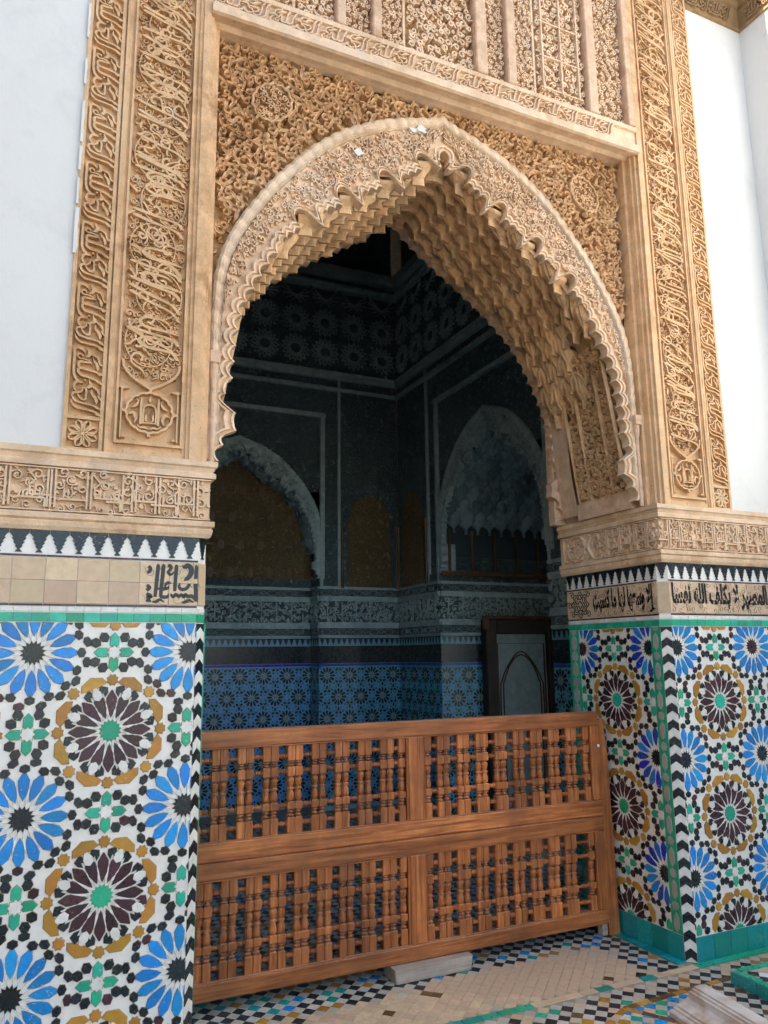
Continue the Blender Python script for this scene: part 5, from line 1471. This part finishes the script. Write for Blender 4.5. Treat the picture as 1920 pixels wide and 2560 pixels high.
# unseen window opening, added in the left side to light the chamber
for y0, y1, z0, z1 in ((RY0, 2.2, 2.43, 6.6), (3.2, RY1, 2.43, 6.6), (2.2, 3.2, 3.8, 6.6), (2.2, 3.2, 2.43, 2.9)):
    b.add([(RX0, y0, z0), (RX0, y1, z0), (RX0, y1, z1), (RX0, y0, z1)], [(0, 1, 2, 3)])
b.build('side_wall', M['carved_dim'], ch)
# upper zone with strapwork, cornice, lantern and ceiling
b = MB()
for (x0, y0, x1, y1) in ((RX0, RY1, RX1, RY1), (RX1, RY1, RX1, RY0)):
    b.add([(x0, y0, 4.80), (x1, y1, 4.80), (x1, y1, 6.0), (x0, y0, 6.0)], [(0, 1, 2, 3)])
b.build('upper_wall', M['carved_dim'], ch)
up = [frame((0, RY1 - .001, 0), (1, 0, 0), (0, 0, 1), (0, -1, 0)), frame((RX1 - .001, 0, 0), (0, 1, 0), (0, 0, 1), (-1, 0, 0))]
for f, u0, u1 in ((up[0], RX0, RX1), (up[1], RY0, RY1)):
    s = MB(); per = .36
    for i in range(int((u1 - u0) / per) + 1):
        for j in range(3):
            c0, z0 = u1 - .19 - per * i, 5.06 + per * j
            for rot in (0, math.pi / 8):
                P = [(c0 + .17 * math.cos(rot + k * 3 * math.pi / 4), z0 + .17 * math.sin(rot + k * 3 * math.pi / 4)) for k in range(9)]
                for a, b_ in zip(P, P[1:]):
                    if min(a[0], b_[0]) > u0 and max(a[0], b_[0]) < u1 and max(a[1], b_[1]) < 5.86: s.ribbon([(a[0], a[1], .013), (b_[0], b_[1], .013)], f, 0, .014 + rot * .006, 1)
    s.build('strapwork', dimst, ch, kind='stuff')
    m2 = MB()
    for z0, z1, h in ((4.74, 4.80, .03), (4.80, 4.83, .045), (4.60, 4.64, .03), (5.86, 5.90, .03), (5.90, 5.93, .05), (6.02, 6.10, .075), (6.10, 6.16, .05)):
        m2.prism([(u0, z0), (u1, z0), (u1, z1), (u0, z1)], f, -.05, h, 0)
    m2.build('cornice_moulding', dimst, ch)
b = MB()
for (x0, y0, x1, y1) in ((RX0, RY1 + .1, RX1, RY1 + .1), (RX1 + .1, RY1, RX1 + .1, RY0)):
    b.add([(x0, y0, 6.0), (x1, y1, 6.0), (x1, y1, 7.3), (x0, y0, 7.3)], [(0, 1, 2, 3)])
b.build('lantern_wall', M['carved_dim'], ch)
b = MB(); b.box(RX0 - .3, 5.5, .84, RY1 + .5, 7.3, 7.4); b.build('ceiling', M['wood_dark'], ch)
b = MB(); b.box(-.3, 5.6, RY1 + .30, RY1 + .45, 0, 7.3); b.box(DX1 + .02, DX1 + .15, YR - .3, RY1 + .45, 0, 7.3); b.box(-.35, RX0 - .02, .86, 2.2, 0, 7.3); b.box(-.35, RX0 - .02, 3.2, RY1 + .45, 0, 7.3); b.box(-.35, RX0 - .02, 2.2, 3.2, 0, 2.9); b.box(-.35, RX0 - .02, 2.2, 3.2, 3.8, 7.3); b.build('outer_shell', M['grout'], ch)

# panelled wooden door standing in the deep niche
dr = thing('niche_door', 'dark wooden door frame with an arched leaf in the chamber niche', 'door', (4.8, DY - .05, 0))
d0, d1 = 4.335, 5.245
b = MB(); b.box(d0, d0 + .13, DY - .12, DY - .006, .002, 1.95, 0, .01); b.box(d1 - .13, d1, DY - .12, DY - .006, .002, 1.95, 0, .01); b.box(d0 + .13, d1 - .13, DY - .12, DY - .006, 1.80, 1.95, 0, .01); b.build('door_frame', M['wood_dark'], dr)
b = MB(); b.box(d0 - .05, d0 + .02, DY - .15, DY - .121, 1.84, 1.98, 0, .008); b.box(d0 - .02, d1 + .02, DY - .16, DY - .122, 1.951, 1.985, 0, .006); b.build('lintel', M['wood_brown'], dr)
b = MB(); b.box(d0 + .131, d1 - .131, DY - .06, DY - .02, .002, 1.799); lf = b.build('leaf', M['stucco_dim'], dr)
b = MB(); f = face_at(DY - .0605); cx = (d0 + d1) / 2
for w_, y_ in ((.27, 0), (.235, 0)):
    P = [(cx - w_, .05, .014), (cx - w_, 1.15, .014), (cx - w_ * .92, 1.32, .014), (cx - w_ * .55, 1.50, .014), (cx, 1.62 - (.27 - w_), .014), (cx + w_ * .55, 1.50, .014), (cx + w_ * .92, 1.32, .014), (cx + w_, 1.15, .014), (cx + w_, .05, .014)]
    b.ribbon(P, f, 0, .010, 3)
P = [(cx - .295, .03, .014), (cx - .295, 1.70, .014), (cx + .295, 1.70, .014), (cx + .295, .03, .014)]
b.ribbon(P, f, 0, .012, 1); b.build('leaf_moulding', M['wood_brown'], dr)
